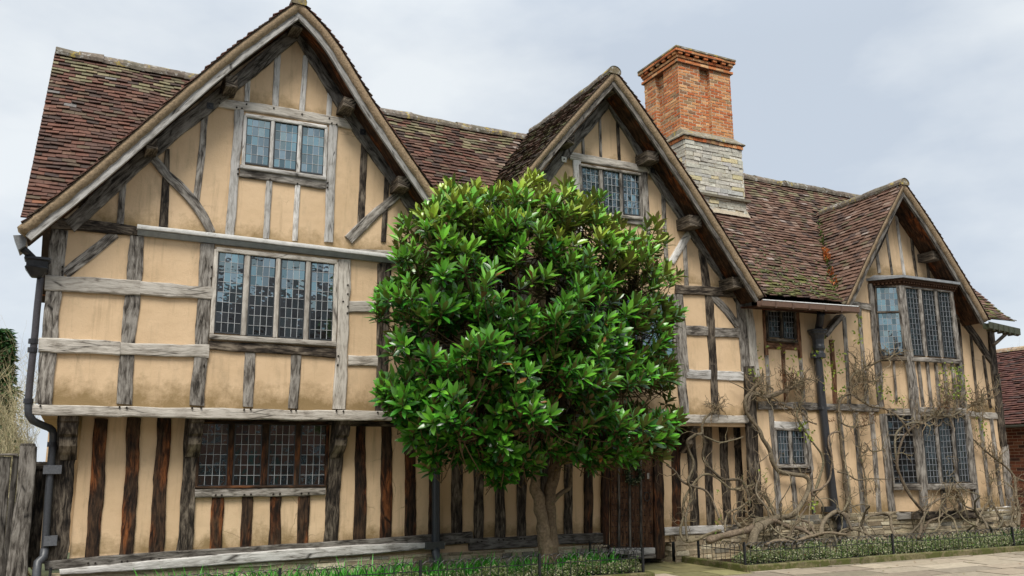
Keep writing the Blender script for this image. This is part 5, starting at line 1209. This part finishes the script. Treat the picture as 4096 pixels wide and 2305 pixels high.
# ------------------------------------------------------------------ the wisteria trained on the right wing
random.seed(5)
vine = thing('wisteria', (11.2, -.6, .05), 'old leafless wisteria with twisting grey stems climbing the right wing', 'climber')
STEMS = [  # view, points (x, y, distance in front of the wall), radius px first to last
 ('B', [(640, 1240, .85), (665, 1130, .8), (760, 1062, .6), (850, 1032, .45), (940, 1005, .35), (1000, 935, .25), (1045, 850, .2), (1060, 775, .18), (1020, 730, .17), (930, 716, .16), (840, 690, .15), (790, 620, .14), (770, 540, .14), (720, 460, .14), (690, 390, .14), (640, 330, .14), (600, 260, .14), (592, 190, .15), (620, 142, .16), (680, 130, .16), (730, 155, .16), (800, 150, .15), (900, 115, .14), (970, 85, .14), (1020, 40, .13)], [36, 32, 21, 19, 17, 16, 16, 15, 14, 9]),
 ('B', [(330, 1200, .95), (430, 1165, .9), (600, 1122, .8), (700, 1082, .7), (800, 1050, .6), (900, 1090, .6), (1000, 1112, .65), (1120, 1190, .8)], [24, 24, 22, 18, 14, 11]),
 ('B', [(420, 1122, .8), (330, 1150, .6), (240, 1190, .5), (170, 1200, .4), (135, 1160, .3), (130, 1100, .2), (150, 1020, .05), (150, 930, .0), (170, 870, -.05), (220, 790, -.05), (270, 730, -.05), (330, 715, -.05), (390, 740, .0), (440, 780, .05), (500, 825, .05), (570, 820, .08), (650, 790, .12)], [12, 10, 9, 8, 8]),
 ('B', [(180, 1190, .45), (165, 1080, .3), (172, 1000, .1), (200, 900, .0), (206, 830, .0), (185, 760, .0), (215, 680, .0), (220, 620, .0), (190, 550, .0), (175, 490, .05), (192, 460, .08), (240, 430, .12), (285, 420, .14), (286, 370, .14), (310, 310, .15), (360, 270, .14), (400, 240, .12)], [8, 9, 10, 11, 8]),
 ('B', [(285, 420, .14), (300, 500, .05), (290, 590, .0), (320, 650, .0), (380, 710, .02), (440, 755, .04), (520, 755, .06), (570, 765, .08), (600, 810, .12), (620, 870, .2), (625, 940, .3)], [9, 10, 10, 9, 8]),
 ('B', [(290, 440, .12), (350, 470, .05), (420, 490, .03), (500, 470, .05), (580, 445, .12)], [7, 6, 4]),
 ('B', [(30, 650, .0), (90, 690, -.02), (140, 760, -.05), (220, 800, -.03), (300, 830, .0), (350, 890, .05), (380, 960, .15), (410, 1030, .3), (440, 1070, .5)], [6, 8, 8, 8]),
 ('B', [(650, 790, .13), (690, 840, .14), (740, 890, .16), (780, 960, .2), (810, 1015, .35)], [10, 9, 10]), ('B', [(660, 780, .14), (690, 860, .15), (750, 880, .15), (770, 920, .15)], [10, 8, 7]),
 ('B', [(635, 850, .15), (690, 920, .2), (750, 960, .25), (770, 1040, .4)], [9, 9, 9]), ('B', [(455, 1130, .75), (455, 1060, .6), (480, 990, .4), (560, 950, .3), (640, 900, .2)], [8, 7, 6]),
 ('B', [(560, 1100, .75), (520, 1050, .6), (520, 1010, .5), (570, 980, .4), (620, 1000, .4)], [10, 9, 7]), ('B', [(660, 1040, .6), (655, 1130, .75), (685, 1225, .9)], [9, 13, 16]),
 ('B', [(1145, 1150, .7), (1150, 1090, .5), (1190, 1020, .35), (1260, 985, .3), (1350, 1025, .4)], [17, 17, 16]),
 ('B', [(1080, 900, .2), (1100, 830, .16), (1130, 740, .15), (1155, 660, .14), (1150, 590, .14), (1110, 520, .14), (1060, 450, .14), (1000, 360, .14), (970, 300, .14), (975, 250, .14), (1005, 180, .14), (1000, 120, .14), (960, 90, .14)], [10, 9, 8, 8, 6]),
 ('B', [(1090, 880, .2), (1075, 840, .2), (1140, 820, .22), (1200, 760, .24), (1215, 680, .24), (1220, 600, .24), (1200, 520, .24), (1200, 450, .22), (1230, 415, .18), (1270, 410, .15), (1290, 450, .13)], [8, 7, 7, 6]),
 ('B', [(1335, 1010, .3), (1330, 900, .15), (1310, 760, .12), (1300, 600, .12), (1280, 430, .12), (1275, 300, .12), (1270, 200, .12), (1290, 160, .12), (1350, 135, .12)], [11, 11, 10, 9]),
 ('B', [(870, 1205, .85), (930, 1130, .7), (980, 1040, .5), (1040, 950, .35)], [10, 9, 8]), ('B', [(740, 1225, .95), (830, 1198, .9), (950, 1200, .9), (1050, 1170, .85), (1170, 1140, .8), (1320, 1150, .8)], [12, 11, 10]),
 ('B', [(1000, 1050, .5), (1050, 1070, .55), (1090, 1140, .7), (1140, 1200, .85)], [10, 10, 9]), ('B', [(1010, 1070, .55), (1040, 1130, .7), (1120, 1195, .85)], [10, 9, 8]), ('B', [(1285, 1200, .8), (1290, 1150, .6), (1345, 1120, .5)], [9, 9, 8]),
 ('B', [(620, 140, .16), (660, 90, .17), (710, 50, .16), (726, -10, .14)], [12, 11, 8]), ('B', [(640, 130, .15), (590, 105, .14), (540, 80, .12), (480, 50, .1)], [6, 4, 2]), ('B', [(730, 155, .16), (800, 172, .15), (870, 220, .14), (940, 250, .13), (1010, 280, .13), (1050, 330, .13), (1112, 355, .12)], [8, 7, 5]),
 ('B', [(700, 120, .16), (770, 132, .15), (800, 110, .14), (760, 85, .13), (700, 70, .12)], [6, 5, 4]), ('B', [(900, 115, .15), (960, 60, .14), (1060, 30, .13), (1120, 60, .12)], [7, 6, 4]),
 ('C', [(612, 1120, .75), (615, 1050, .65), (622, 990, .55), (560, 920, .52), (500, 840, .5), (460, 740, .5), (430, 650, .48), (440, 560, .48), (470, 460, .5), (500, 420, .52), (580, 350, .54), (660, 315, .54), (740, 270, .54)], [10, 10, 9, 8, 7]),
 ('C', [(560, 920, .53), (480, 780, .5), (440, 680, .48), (420, 570, .46), (415, 470, .46), (440, 400, .48), (520, 350, .54), (620, 340, .55), (720, 290, .55), (800, 300, .55), (870, 270, .5), (950, 230, .3), (1020, 190, .18), (1110, 165, .13)], [7, 7, 7, 9, 8]),
 ('C', [(620, 985, .56), (680, 930, .55), (740, 890, .53), (790, 870, .52), (800, 800, .5)], [9, 8, 6]), ('C', [(580, 1180, .85), (600, 1120, .78), (612, 1060, .68)], [12, 12, 12]),
 ('C', [(870, 1150, .8), (850, 1090, .7), (830, 1040, .6), (760, 990, .55), (740, 950, .52), (760, 900, .5)], [9, 8, 6]), ('C', [(885, 1015, .55), (845, 960, .52), (860, 920, .5), (850, 880, .5), (800, 850, .5)], [8, 7, 5]),
 ('C', [(1080, 1110, .8), (1060, 1060, .65), (1000, 980, .5), (920, 950, .5), (880, 890, .5), (850, 860, .48)], [9, 8, 6]), ('C', [(1000, 1090, .8), (1030, 1010, .55), (1060, 950, .3), (1100, 900, .2), (1110, 820, .15), (1098, 780, .13), (1150, 735, .12)], [8, 8, 6]),
 ('C', [(1150, 1115, .8), (1190, 1050, .6), (1150, 990, .35), (1120, 920, .2)], [9, 8, 7]), ('C', [(1300, 1085, .8), (1310, 1000, .6), (1290, 900, .35), (1280, 760, .2), (1250, 700, .15), (1200, 650, .12), (1130, 600, .12), (1060, 540, .12), (1000, 490, .12), (960, 445, .12)], [11, 11, 9, 7, 4]),
 ('C', [(1360, 770, .2), (1290, 745, .18), (1250, 700, .15)], [8, 8, 7]), ('C', [(1240, 1090, .8), (1265, 1000, .5), (1275, 900, .3), (1262, 820, .2)], [8, 7, 6]),
 ('C', [(85, 1010, .4), (75, 900, .15), (55, 760, .12), (40, 600, .12), (20, 450, .12), (10, 300, .13), (15, 200, .13), (50, 150, .13), (100, 140, .14), (180, 190, .14), (250, 230, .14), (330, 240, .2), (410, 280, .35), (450, 320, .5), (490, 370, .55), (520, 435, .55)], [10, 9, 8, 8, 6]),
 ('C', [(105, 1120, .8), (60, 1020, .5), (0, 985, .35)], [10, 11, 11]), ('C', [(225, 1215, .9), (200, 1120, .7), (180, 1080, .6), (210, 1030, .5), (260, 1010, .45), (330, 995, .4), (380, 1020, .5), (390, 1090, .65), (420, 1165, .85)], [11, 11, 11, 10]),
 ('C', [(215, 1005, .3), (205, 880, .15), (200, 760, .12), (180, 640, .12), (160, 550, .12), (150, 450, .12), (140, 340, .12), (150, 270, .12)], [7, 6, 6, 5]), ('C', [(20, 1190, .85), (20, 1140, .7), (80, 1112, .65), (180, 1132, .75), (270, 1185, .9)], [9, 9, 8]),
 ('C', [(160, 550, .12), (200, 560, .13), (216, 520, .14), (190, 490, .13)], [6, 6, 5]), ('C', [(214, 512, .14), (250, 552, .14), (330, 540, .12)], [6, 5, 3]),
 ('A', [(1020, 1245, .13), (1008, 1160, .13), (1060, 1085, .14), (1130, 1060, .15), (1190, 1030, .2), (1280, 985, .4), (1350, 970, .5), (1400, 930, .52), (1500, 902, .55)], [11, 11, 8, 5]), ('A', [(1040, 1090, .14), (1052, 1000, .14), (1035, 950, .14), (980, 905, .13)], [7, 6, 4]), ('A', [(1015, 1235, .14), (1100, 1190, .15), (1180, 1180, .18), (1270, 1145, .25)], [8, 7, 5]),
 ('A', [(1960, 1450, .5), (2080, 1380, .25), (2180, 1318, .15), (2260, 1262, .13), (2315, 1225, .12)], [10, 8, 4]), ('C', [(700, 270, .5), (790, 195, .52), (880, 160, .5)], [5, 5, 3]), ('C', [(790, 200, .52), (812, 150, .52), (770, 105, .5), (720, 85, .5)], [5, 5, 3]),
 ('C', [(0, 700, .13), (70, 720, .14), (140, 760, .14), (230, 745, .13), (370, 755, .12)], [5, 5, 3]), ('C', [(0, 320, .13), (60, 370, .14), (140, 375, .14), (260, 350, .13)], [6, 5, 3]), ('C', [(100, 110, .13), (130, 70, .14), (230, 45, .14), (300, 50, .13)], [7, 6, 4]),
 ('A', [(90, 1440, .16), (120, 1300, .17), (240, 1310, .16), (330, 1280, .15), (470, 1240, .15), (560, 1190, .14)], [16, 13, 12, 8]), ('A', [(160, 1225, .16), (210, 1180, .15), (230, 1125, .14)], [14, 12, 8]),
]
pts_tw = []
for v, pts, rads in STEMS:
    P = [at(v, x, y, -o) for x, y, o in pts]; Q = catmull(P, .035); s = V[v][2]
    k = (P[0]-CAM).dot(_fw); sc = s*k/F_PX
    rr = [max(.004, r_*sc*(1+.18*noise.noise(Vector((i*.13, len(pts), 3))))) for i, r_ in enumerate(lerp_list(rads, len(Q)))]
    seed = len(pts)*3.3
    Q = [q+Vector((noise.noise(Vector((i*.07, seed, 0))), noise.noise(Vector((i*.07, seed, 5)))*.6, noise.noise(Vector((i*.07, seed, 9)))))*.018 for i, q in enumerate(Q)]
    mb = MB(); mb.tube(Q, rr, 9, c=vary((.15, .122, .083), .25), rough=.42); mb.build('stem', M['bark'], vine, smooth=True)
    pts_tw += [(q, rr[i]) for i, q in enumerate(Q) if rr[i] < .05 and q.z > .5]
for i in range(34):                       # younger shoots heaped round the foot of the plant
    x = random.choice((rnd(10.3, 13.8), rnd(10.3, 13.8), rnd(14, 18))); P = [Vector((x, rnd(-.85, -.35), rnd(.08, .3)))]; d = Vector((rnd(-1, 1), rnd(-.2, .2), rnd(.1, .9))).normalized(); L = rnd(.8, 2.4); st = .11
    for k in range(int(L/st)):
        d = (d+rdir()*.42+Vector((0, 0, -.05 if P[-1].z > .75 else .06))).normalized(); q = P[-1]+d*st
        if q.z < .1: q.z = .1; d.z = abs(d.z)
        lim = -.50 if BX0-.1 < q.x < BX3+.1 else -.12
        if q.y > lim: q.y = lim; d.y = -abs(d.y)
        if q.y < -.95: q.y = -.95; d.y = abs(d.y)
        P.append(q)
    Q = catmull(P, .04); r0 = rnd(.010, .024); mb = MB(); mb.tube(Q, lerp_list([r0, r0*.8, r0*.35], len(Q)), 7, c=vary((.17, .14, .095), .25), rough=.4); mb.build('shoot', M['bark'], vine, smooth=True); pts_tw += [(q, r0*.6) for q in Q[::3]]
mb = MB(); leaves = MB()
def twig(p, d, L, r, depth):
    n = max(4, int(L/.035)); Q = [p]; d = d.normalized()
    for i in range(n):
        d = (d+rdir()*.55+Vector((0, 0, .05))).normalized(); d.y *= .8
        q = Q[-1]+d*(L/n)
        if q.y > -.06 and q.x > XB and not (BX0-.1 < q.x < BX3+.1): q.y = -.06-rnd(0, .03); d.y = -abs(d.y)
        if BX0-.1 < q.x < BX3+.1 and q.y > -.52: q.y = -.52-rnd(0, .03); d.y = -abs(d.y)
        Q.append(q)
        if depth and random.random() < .15: twig(q, d+rdir()*1.2, L*rnd(.3, .6), r*.6, depth-1)
    mb.tube(Q, lerp_list([r, r*.35], len(Q)), 4, c=vary((.21, .165, .105), .35), cap=False)
ZONES = [(at('B', 850, 60, -.15), .75, 70), (at('B', 1050, 60, -.15), .6, 30), (at('C', 190, 230, -.15), .7, 40), (at('C', 740, 220, -.6), .7, 60), (at('C', 1080, 190, -.2), .8, 45), (at('B', 420, 150, -.12), .35, 22), (at('B', 620, 960, -.3), .6, 26),
         (at('B', 780, 820, -.2), .6, 34), (at('C', 800, 830, -.55), .55, 34), (at('C', 1120, 820, -.15), .7, 40), (at('C', 1050, 500, -.15), .7, 26), (at('A', 1080, 850, -.15), .8, 36), (at('A', 1200, 1150, -.2), .7, 30), (at('C', 200, 520, -.15), .6, 22), (at('B', 130, 900, -.0), .5, 14), (at('A', 1900, 1180, -.55), .6, 30), (at('C', 150, 780, -.14), .6, 18)]
for c, rad, n in ZONES:
    near = [q for q in pts_tw if (q[0]-c).length < rad]
    for i in range(int(n*1.0)):
        if not near: break
        q, r_ = random.choice(near); d = rdir(.25); d.y = -abs(d.y)*.5; twig(q, d, rnd(.18, .55), min(r_*.7, rnd(.007, .013)), 2)
for i in range(300):
    q, r_ = random.choice(pts_tw); d = rdir(.3); d.y = -abs(d.y)*.5; twig(q, d, rnd(.1, .45), rnd(.005, .009), 1)
tag(mb.build('twigs', M['bark'], vine))
for v, x, y, o, n, rd in (('A', 800, 820, .2, 26, .16), ('A', 795, 1000, .2, 30, .2), ('A', 805, 1170, .2, 22, .16), ('A', 925, 1000, .15, 24, .16), ('A', 930, 1260, .15, 16, .1), ('A', 1085, 620, .15, 20, .12), ('A', 1070, 760, .15, 18, .12), ('A', 680, 905, .2, 7, .06), ('C', 790, 45, .55, 60, .3), ('C', 860, 40, .55, 50, .25), ('C', 900, 95, .5, 34, .2),
                          ('C', 320, 90, .2, 40, .2), ('C', 440, 185, .3, 16, .14), ('C', 1035, 370, .15, 30, .16), ('B', 400, 1060, .7, 6, .06), ('B', 405, 840, .2, 4, .04), ('B', 1080, 940, .3, 14, .09), ('B', 735, 715, .2, 12, .1), ('B', 1040, 400, .18, 22, .14), ('B', 985, 370, .18, 8, .06), ('A', 140, 1120, .15, 16, .12), ('A', 240, 950, .15, 12, .2), ('A', 470, 980, .15, 26, .28), ('B', 410, 1150, .85, 10, .1)):
    p = at(v, x, y, -o)
    for i in range(n):
        c = vary((.24, .30, .035) if random.random() < .7 else (.12, .19, .03), .25); dd = Vector((rnd(-1, 1), rnd(-.25, .1), rnd(-1, 1)*1.3))*rd
        leaf_card(leaves, p+dd, rdir(-.5), rdir(.2)+Vector((0, -.8, 0)), rnd(.05, .09), rnd(.03, .05), c)
for v, x, y, o, n, rd in (('C', 210, 310, .2, 70, .22), ('C', 760, 215, .6, 60, .16), ('A', 440, 1130, .2, 90, .2), ('B', 1210, 325, .2, 16, .08), ('C', 200, 850, .2, 10, .1)):   # tangles of withered leaves
    p = at(v, x, y, -o)
    for i in range(n): leaf_card(leaves, p+Vector((rnd(-1, 1), rnd(-.3, .1), rnd(-.6, .6)))*rd, rdir(), rdir(), rnd(.03, .07), rnd(.01, .03), vary((.13, .06, .025), .3))
leaves.build('leaves', M['small_leaf'], vine)

# ------------------------------------------------------------------ leaves caught in the valley, moss
mb = MB(); vl = []
fn3, tot3 = gslope(2, -1)
def valley(t):                         # where the small gable's slope meets the main roof
    x = GAB[2]['L'][0][0]+.25+t*1.75; z = zgab(GAB[2], x); y = YE+(z-ZE)/math.tan(PIT); return Vector((x, y, z))
for t0, n in ((.06, 26), (.16, 34), (.34, 70), (.40, 50)):
    for i in range(n):
        p = valley(t0+rnd(-.035, .035))+Vector((rnd(-.10, .10), rnd(-.10, .04), rnd(.05, .10))); leaf_card(mb, p, rdir(), rdir(.8), rnd(.05, .10), rnd(.03, .05), vary((.42, .13, .035), .3))
tag(mb.build('fallen_leaves', M['small_leaf']), label='rust brown fallen leaves heaped in the roof valley', cat='leaves', kind='stuff')
mb = MB()
for i in range(260):
    p = valley(rnd(-.1, .85))+Vector((rnd(-.08, .08), rnd(-.08, .04), rnd(.03, .06))); leaf_card(mb, p, rdir(.2), rdir(.8), rnd(.03, .07), rnd(.02, .05), vary((.075, .12, .018), .35))
for i in range(260):
    x = rnd(11.2, 13.9); v_ = abs(random.gauss(0, 1.2)); p = fmain(x, v_)+Vector((0, -.01, .045)) if v_ < SL else None
    if p is None or in_gable(p, .05): continue
    r_ = rnd(.012, .032); k = 6; nn = Vector((0, -math.sin(PIT), math.cos(PIT))); e = Vector((1, 0, 0)); g_ = nn.cross(e)
    ring = [p+(e*math.cos(math.tau*j/k)+g_*math.sin(math.tau*j/k))*r_*rnd(.7, 1.3) for j in range(k)]; tp_ = p+nn*r_*.7; c = vary((.085, .10, .022), .35)
    for j in range(k): mb.face([ring[j], ring[(j+1) % k], tp_], c)
mb.build('moss', M['small_leaf'], roof)

mb = MB()
for i in range(40):
    x, y = rnd(7, 17), rnd(-3.2, -1.4); leaf_card(mb, Vector((x, y, .012)), Vector((rnd(-1, 1), rnd(-1, 1), .05)), Vector((0, 0, 1)), rnd(.03, .07), rnd(.02, .04), vary((.20, .10, .035) if random.random() < .7 else (.30, .26, .10), .3))
tag(mb.build('fallen_leaves', M['small_leaf']), label='few small withered leaves scattered over the paving slabs', cat='leaves', kind='stuff')
# ------------------------------------------------------------------ wreath on the door
mb = MB(); p0 = at('6', 2078, 545, .40)
for i in range(420):
    a = rnd(0, math.tau); r_ = .145+rnd(-.05, .05); p = p0+Vector((math.cos(a)*r_, -rnd(0, .09), math.sin(a)*r_))
    leaf_card(mb, p, rdir(), rdir()+Vector((0, -.6, 0)), rnd(.035, .06), rnd(.02, .03), vary((.02, .05, .018) if random.random() < .8 else (.22, .25, .14), .3))
tag(mb.build('door_wreath', M['small_leaf'], origin=p0), 'dark green leaf wreath hanging on the studded oak door', 'wreath')

# ------------------------------------------------------------------ left: gate post, fence, trees; right: the brick neighbour
gt = thing('gate_post', tuple(at('G', 100, 1450, .28)*Vector((1, 1, 0)) if False else (at('G', 100, 1450, .28).x, .28, 0)), 'weathered round topped oak gate post at the house corner', 'gate post')
timber('shaft', 'G', [(160, 700), (150, 900), (118, 1200), (92, 1500)], [96, 98, 104, 116], .22, .2, 'grey', .07, .6, gt); timber('head', 'G', [(160, 684), (160, 706)], [82, 96], .225, .18, 'grey', .02, .6, gt)
fn = thing('board_fence', (at('G', 20, 1450, .32).x-.6, .32, 0), 'tall silvery board fence beside the oak gate post', 'fence')
for x0, x1, w_, y in ((32, -40, 66, 760), (-42, -115, 70, 762), (-116, -190, 70, 764), (92, 20, 36, 756)): timber('board', 'G', [(x0, y), (x0-(x0-x1)*.85 if x0 != 92 else 20, 1500)], w_, .30, .03, 'grey', .03, .5 if x0 != 92 else .35, fn)
timber('capping', 'G', [(-200, 750), (104, 748)], 12, .27, .10, 'grey', .03, .6, fn)
gd = thing('side_gate', (at('G', 235, 1400, .6).x, .6, 0), 'dark side gate in the gap between post and house', 'gate')
for x in (205, 228, 251): timber('board', 'G', [(x+10, 790), (x-40, 1400)], 24, .62, .03, 'dark', .03, .5, gd)  # dark boards closing the gap
timber('rail', 'G', [(196, 815), (275, 815)], 40, .60, .03, 'dark', .03, .5, gd)
def conifer(p, h, r, n, c):
    t = thing('conifer', tuple(p), 'dark green conifer rising behind the board fence', 'tree'); mb = MB(); mb.tube([p, p+Vector((0, 0, h))], [.18, .02], 7, c=(.08, .06, .045)); mb.build('trunk', M['bark'], t)
    mb = MB()
    for i in range(n):
        z = rnd(.06, 1)**.8; rr = r*(1-z)**.75*(.55+.5*noise.noise(Vector((z*9, i % 7, 2))))+.08; a = rnd(0, math.tau); L = rr*rnd(.5, 1.1); o = p+Vector((math.cos(a)*L, math.sin(a)*L, z*h-.12*L))
        for q in range(9): leaf_card(mb, o+rdir()*.14, Vector((math.cos(a), math.sin(a), -.25))+rdir()*.6, rdir(.9), rnd(.10, .2), rnd(.04, .07), vary(c, .4))
    mb.build('crown', M['small_leaf'], t); return t
pc = at('D', -8, 1130, 8); conifer(Vector((pc.x-.22, 8, 0)), at('D', -6, 838, 8).z, 1.1, 1500, (.03, .085, .02))
def bare(p, h, spread, n, label, name, c, rad=.012, up=.6, cat='shrub', levels=3):
    t = thing(name, tuple(p), label, cat); mb = MB()
    def br(q, d, L, r_, k):
        Q = [q]; m_ = 6
        for i in range(m_):
            d = (d+rdir()*.22+Vector((0, 0, .04))).normalized()
            if p.y < 5 and (Q[-1]+d*L/m_).y < 1.0: d.y = abs(d.y)
            if p.y < 5 and (Q[-1]+d*L/m_).x > -.55: d.x = -abs(d.x)
            Q.append(Q[-1]+d*L/m_)
        mb.tube(Q, lerp_list([r_, r_*.5], len(Q)), 4 if k < levels else 6, c=vary(c, .25), cap=False)
        if k:
            for i in range(4): j = random.randint(2, 6); br(Q[j], (d+rdir()*.75).normalized(), L*rnd(.45, .75), r_*.5, k-1)
    for i in range(n): br(p+Vector((rnd(-1, 1)*spread*.4, rnd(-.3, .3), 0)), (rdir()*.8+Vector((0, 0, up))).normalized(), h*rnd(.45, .75), rad, levels)
    mb.build('branches', M['bark'], t); return t
ps = at('D', 50, 1250, 2.6); bare(Vector((ps.x-.2, 2.6, 0)), 3.0, 1.6, 64, 'tangle of pale leafless twigs behind the board fence', 'bare_shrub', (.42, .38, .24), .014, .75)
ps = at('D', 100, 1250, 5); 
pr2 = at('D', 2556, 900, 26); bare(Vector((pr2.x, 26, 0)), 8.2, 1, 5, 'leafless tree beyond the brick neighbour roof', 'bare_tree', (.12, .10, .085), .05, 1.4, 'tree', 4)
# brick neighbour: eaves run away from the street, roof slope faces the house
bh = thing('brick_house', (20.2, -.9, 0), 'low red brick house with plain tiled roof beyond the right hand corner', 'house')
EX = 19.9; ez = atx('F', 540, 838, EX).z; yr0 = -2.2; yr1 = 8.0
rzx = 23.0; rz = atx('F', 500, 388, rzx).z
def fb(u, v): L = math.hypot(rzx-EX, rz-ez); t = v/L; return Vector((EX-.25+(rzx-EX+.25)*t, u, ez+(rz-ez)*t+.012*noise.noise(Vector((u, v*2, 0)))))
rf = tiles('roof', fb, yr0, yr1, math.hypot(rzx-EX, rz-ez), lambda p, u, v: True, [((.115, .05, .040), 4), ((.088, .042, .035), 3), ((.14, .068, .05), 2), ((.065, .04, .035), 2)], bh, gauge=.105)
mb = MB()
for i in range(24):
    y = yr0+i*.43; rows = []
    for q in (y, y+.42): rows.append([Vector((rzx+math.cos(t)*.14, q, rz-.04+math.sin(t)*.12+.005*(i % 2))) for t in [math.pi*m/6 for m in range(7)]])
    mb.grid(rows[::-1], vary((.40, .30, .20), .2))
mb.build('ridge_tiles', M['ridge'], rf)
mb = MB(); mb.face([(rzx, yr0, rz), (rzx, yr1, rz), (rzx+3, yr1, ez), (rzx+3, yr0, ez)], (.12, .05, .035)); mb.build('back_roof', M['tile'], bh)
DARKB = [((.22, .085, .05), 4), ((.16, .06, .04), 3), ((.28, .12, .07), 2), ((.09, .045, .035), 2)]
mb = MB(); masonry(mb, (EX, yr1, 0), (0, -1, 0), yr1-yr0, ez-.02, .075, .225, DARKB, .011, .006, .002, n=Vector((-1, 0, 0))); masonry(mb, (EX, yr0, 0), (1, 0, 0), 6, ez-.02, .075, .225, DARKB, .011, .006, .002, n=Vector((0, -1, 0)))
mb.build('wall', M['brick'], bh)
mb = MB(); mb.face([(EX, yr0, ez-.03), (EX+6.1, yr0, ez-.03), (rzx, yr0, rz-.03)], (.2, .08, .05)); mb.build('gable', M['brick'], bh)
mb = MB(); ga, gb = Vector((EX-.32, yr0, ez-.02)), Vector((EX-.32, yr1, ez-.02)); rows = []
for p in (ga, gb): rows.append([p+Vector((math.cos(t)*.06, 0, math.sin(t)*.06)) for t in [math.pi+math.pi*m/8 for m in range(9)]]+[p+Vector((.05, 0, 0)), p+Vector((-.05, 0, 0))])
mb.grid(rows, (.16, .18, .16), closed=True, caps=True); mb.build('gutter', M['iron'], bh)
mb = MB(); mb.box((EX-.04, 1.6, 0), (.04, 0, 0), (0, 1.0, 0), (0, 0, 2.1), (.06, .028, .018)); dr = mb.build('door', M['red'], bh)

# ------------------------------------------------------------------ the other side of the street (mirrored in the panes)
for i, (x0, wd, eh, c, lab) in enumerate(((-16, 9, 6.4, (.24, .10, .065), 'red brick terrace house with white sash windows across the street'), (-7, 10, 6.2, (.50, .46, .40), 'cream rendered terrace house across the street'), (3, 9, 6.3, (.22, .09, .06), 'dark red brick terrace house with slate roof across the street'), (12, 11, 6.4, (.30, .14, .09), 'tall orange brick terrace house across the street'))):
    Yf = -22; t = thing('terrace_house', (x0+wd/2, Yf-4, 0), lab, 'house', 'terrace houses across the street')
    mb = MB(); mb.box((x0, Yf-8, -.1), (wd-.02, 0, 0), (0, 8, 0), (0, 0, eh+.1), c); mb.build('wall', M['brick'], t)
    mb = MB(); a = [(x0-.1, Yf+.35, eh), (x0-.1, Yf-4, eh+3.2), (x0-.1, Yf-8.3, eh)]; b = [(x0+wd+.05, y, z) for _, y, z in a]
    mb.grid([a, b], vary((.07, .05, .05), .2)); mb.grid([[(x, y, z-.12) for x, y, z in b], [(x, y, z-.12) for x, y, z in a]], (.05,)*3); mb.build('roof', M['tile'], t)
    for fl in range(2):
        for k in range(4):
            xx = x0+wd*(k+.5)/4
            if fl == 0 and k == 1:
                mb = MB(); mb.box((xx-.45, Yf-.05, 0), (.9, 0, 0), (0, .08, 0), (0, 0, 2.05), (.05, .09, .07)); mb.build('door', M['iron'], t); continue
            mb = MB(); mb.box((xx-.5, Yf-.04, .9+fl*2.7), (1, 0, 0), (0, .07, 0), (0, 0, 1.4), (.02, .025, .03)); wn = mb.build('window', M['iron'], t)
            mb = MB()
            for q in (-.52, -.02, .46): mb.box((xx+q, Yf+.02, .88+fl*2.7), (.06, 0, 0), (0, .04, 0), (0, 0, 1.44), (.75,)*3)
            for q in (.86, 1.56, 2.28): mb.box((xx-.52, Yf+.03, q+fl*2.7), (1.04, 0, 0), (0, .04, 0), (0, 0, .06), (.75,)*3)
            mb.build('frame', M['limewash'], wn)

def broad(p, h, r, n, label):
    t = thing('street_tree', tuple(p), label, 'tree'); mb = MB(); mb.tube([p, p+Vector((.1, 0, h*.3)), p+Vector((0, .1, h*.6)), p+Vector((0, 0, h*.9))], [.35, .28, .18, .05], 8, c=(.09, .07, .05)); mb.build('trunk', M['bark'], t); mb = MB()
    for i in range(n):
        d = rdir(); k = random.random()**.4; q = p+Vector((d.x*r*k, d.y*r*k, h*.62+d.z*h*.38*k))
        if noise.noise(q*.45) < -.12: continue
        for j in range(7): leaf_card(mb, q+rdir()*.35, rdir(-.2), rdir(.6), rnd(.3, .5), rnd(.15, .25), vary((.03, .07, .02), .4))
    mb.build('crown', M['small_leaf'], t)
random.seed(21)
broad(Vector((20.5, -21, 0)), 17.5, 3.2, 1100, 'tall dark street tree in front of the orange terrace across the street')
broad(Vector((32, -22, 0)), 16, 4.4, 1400, 'wide dark street tree beyond the orange terrace across the street')
broad(Vector((44, -22, 0)), 17, 5, 1500, 'tallest and farthest street tree across the street')
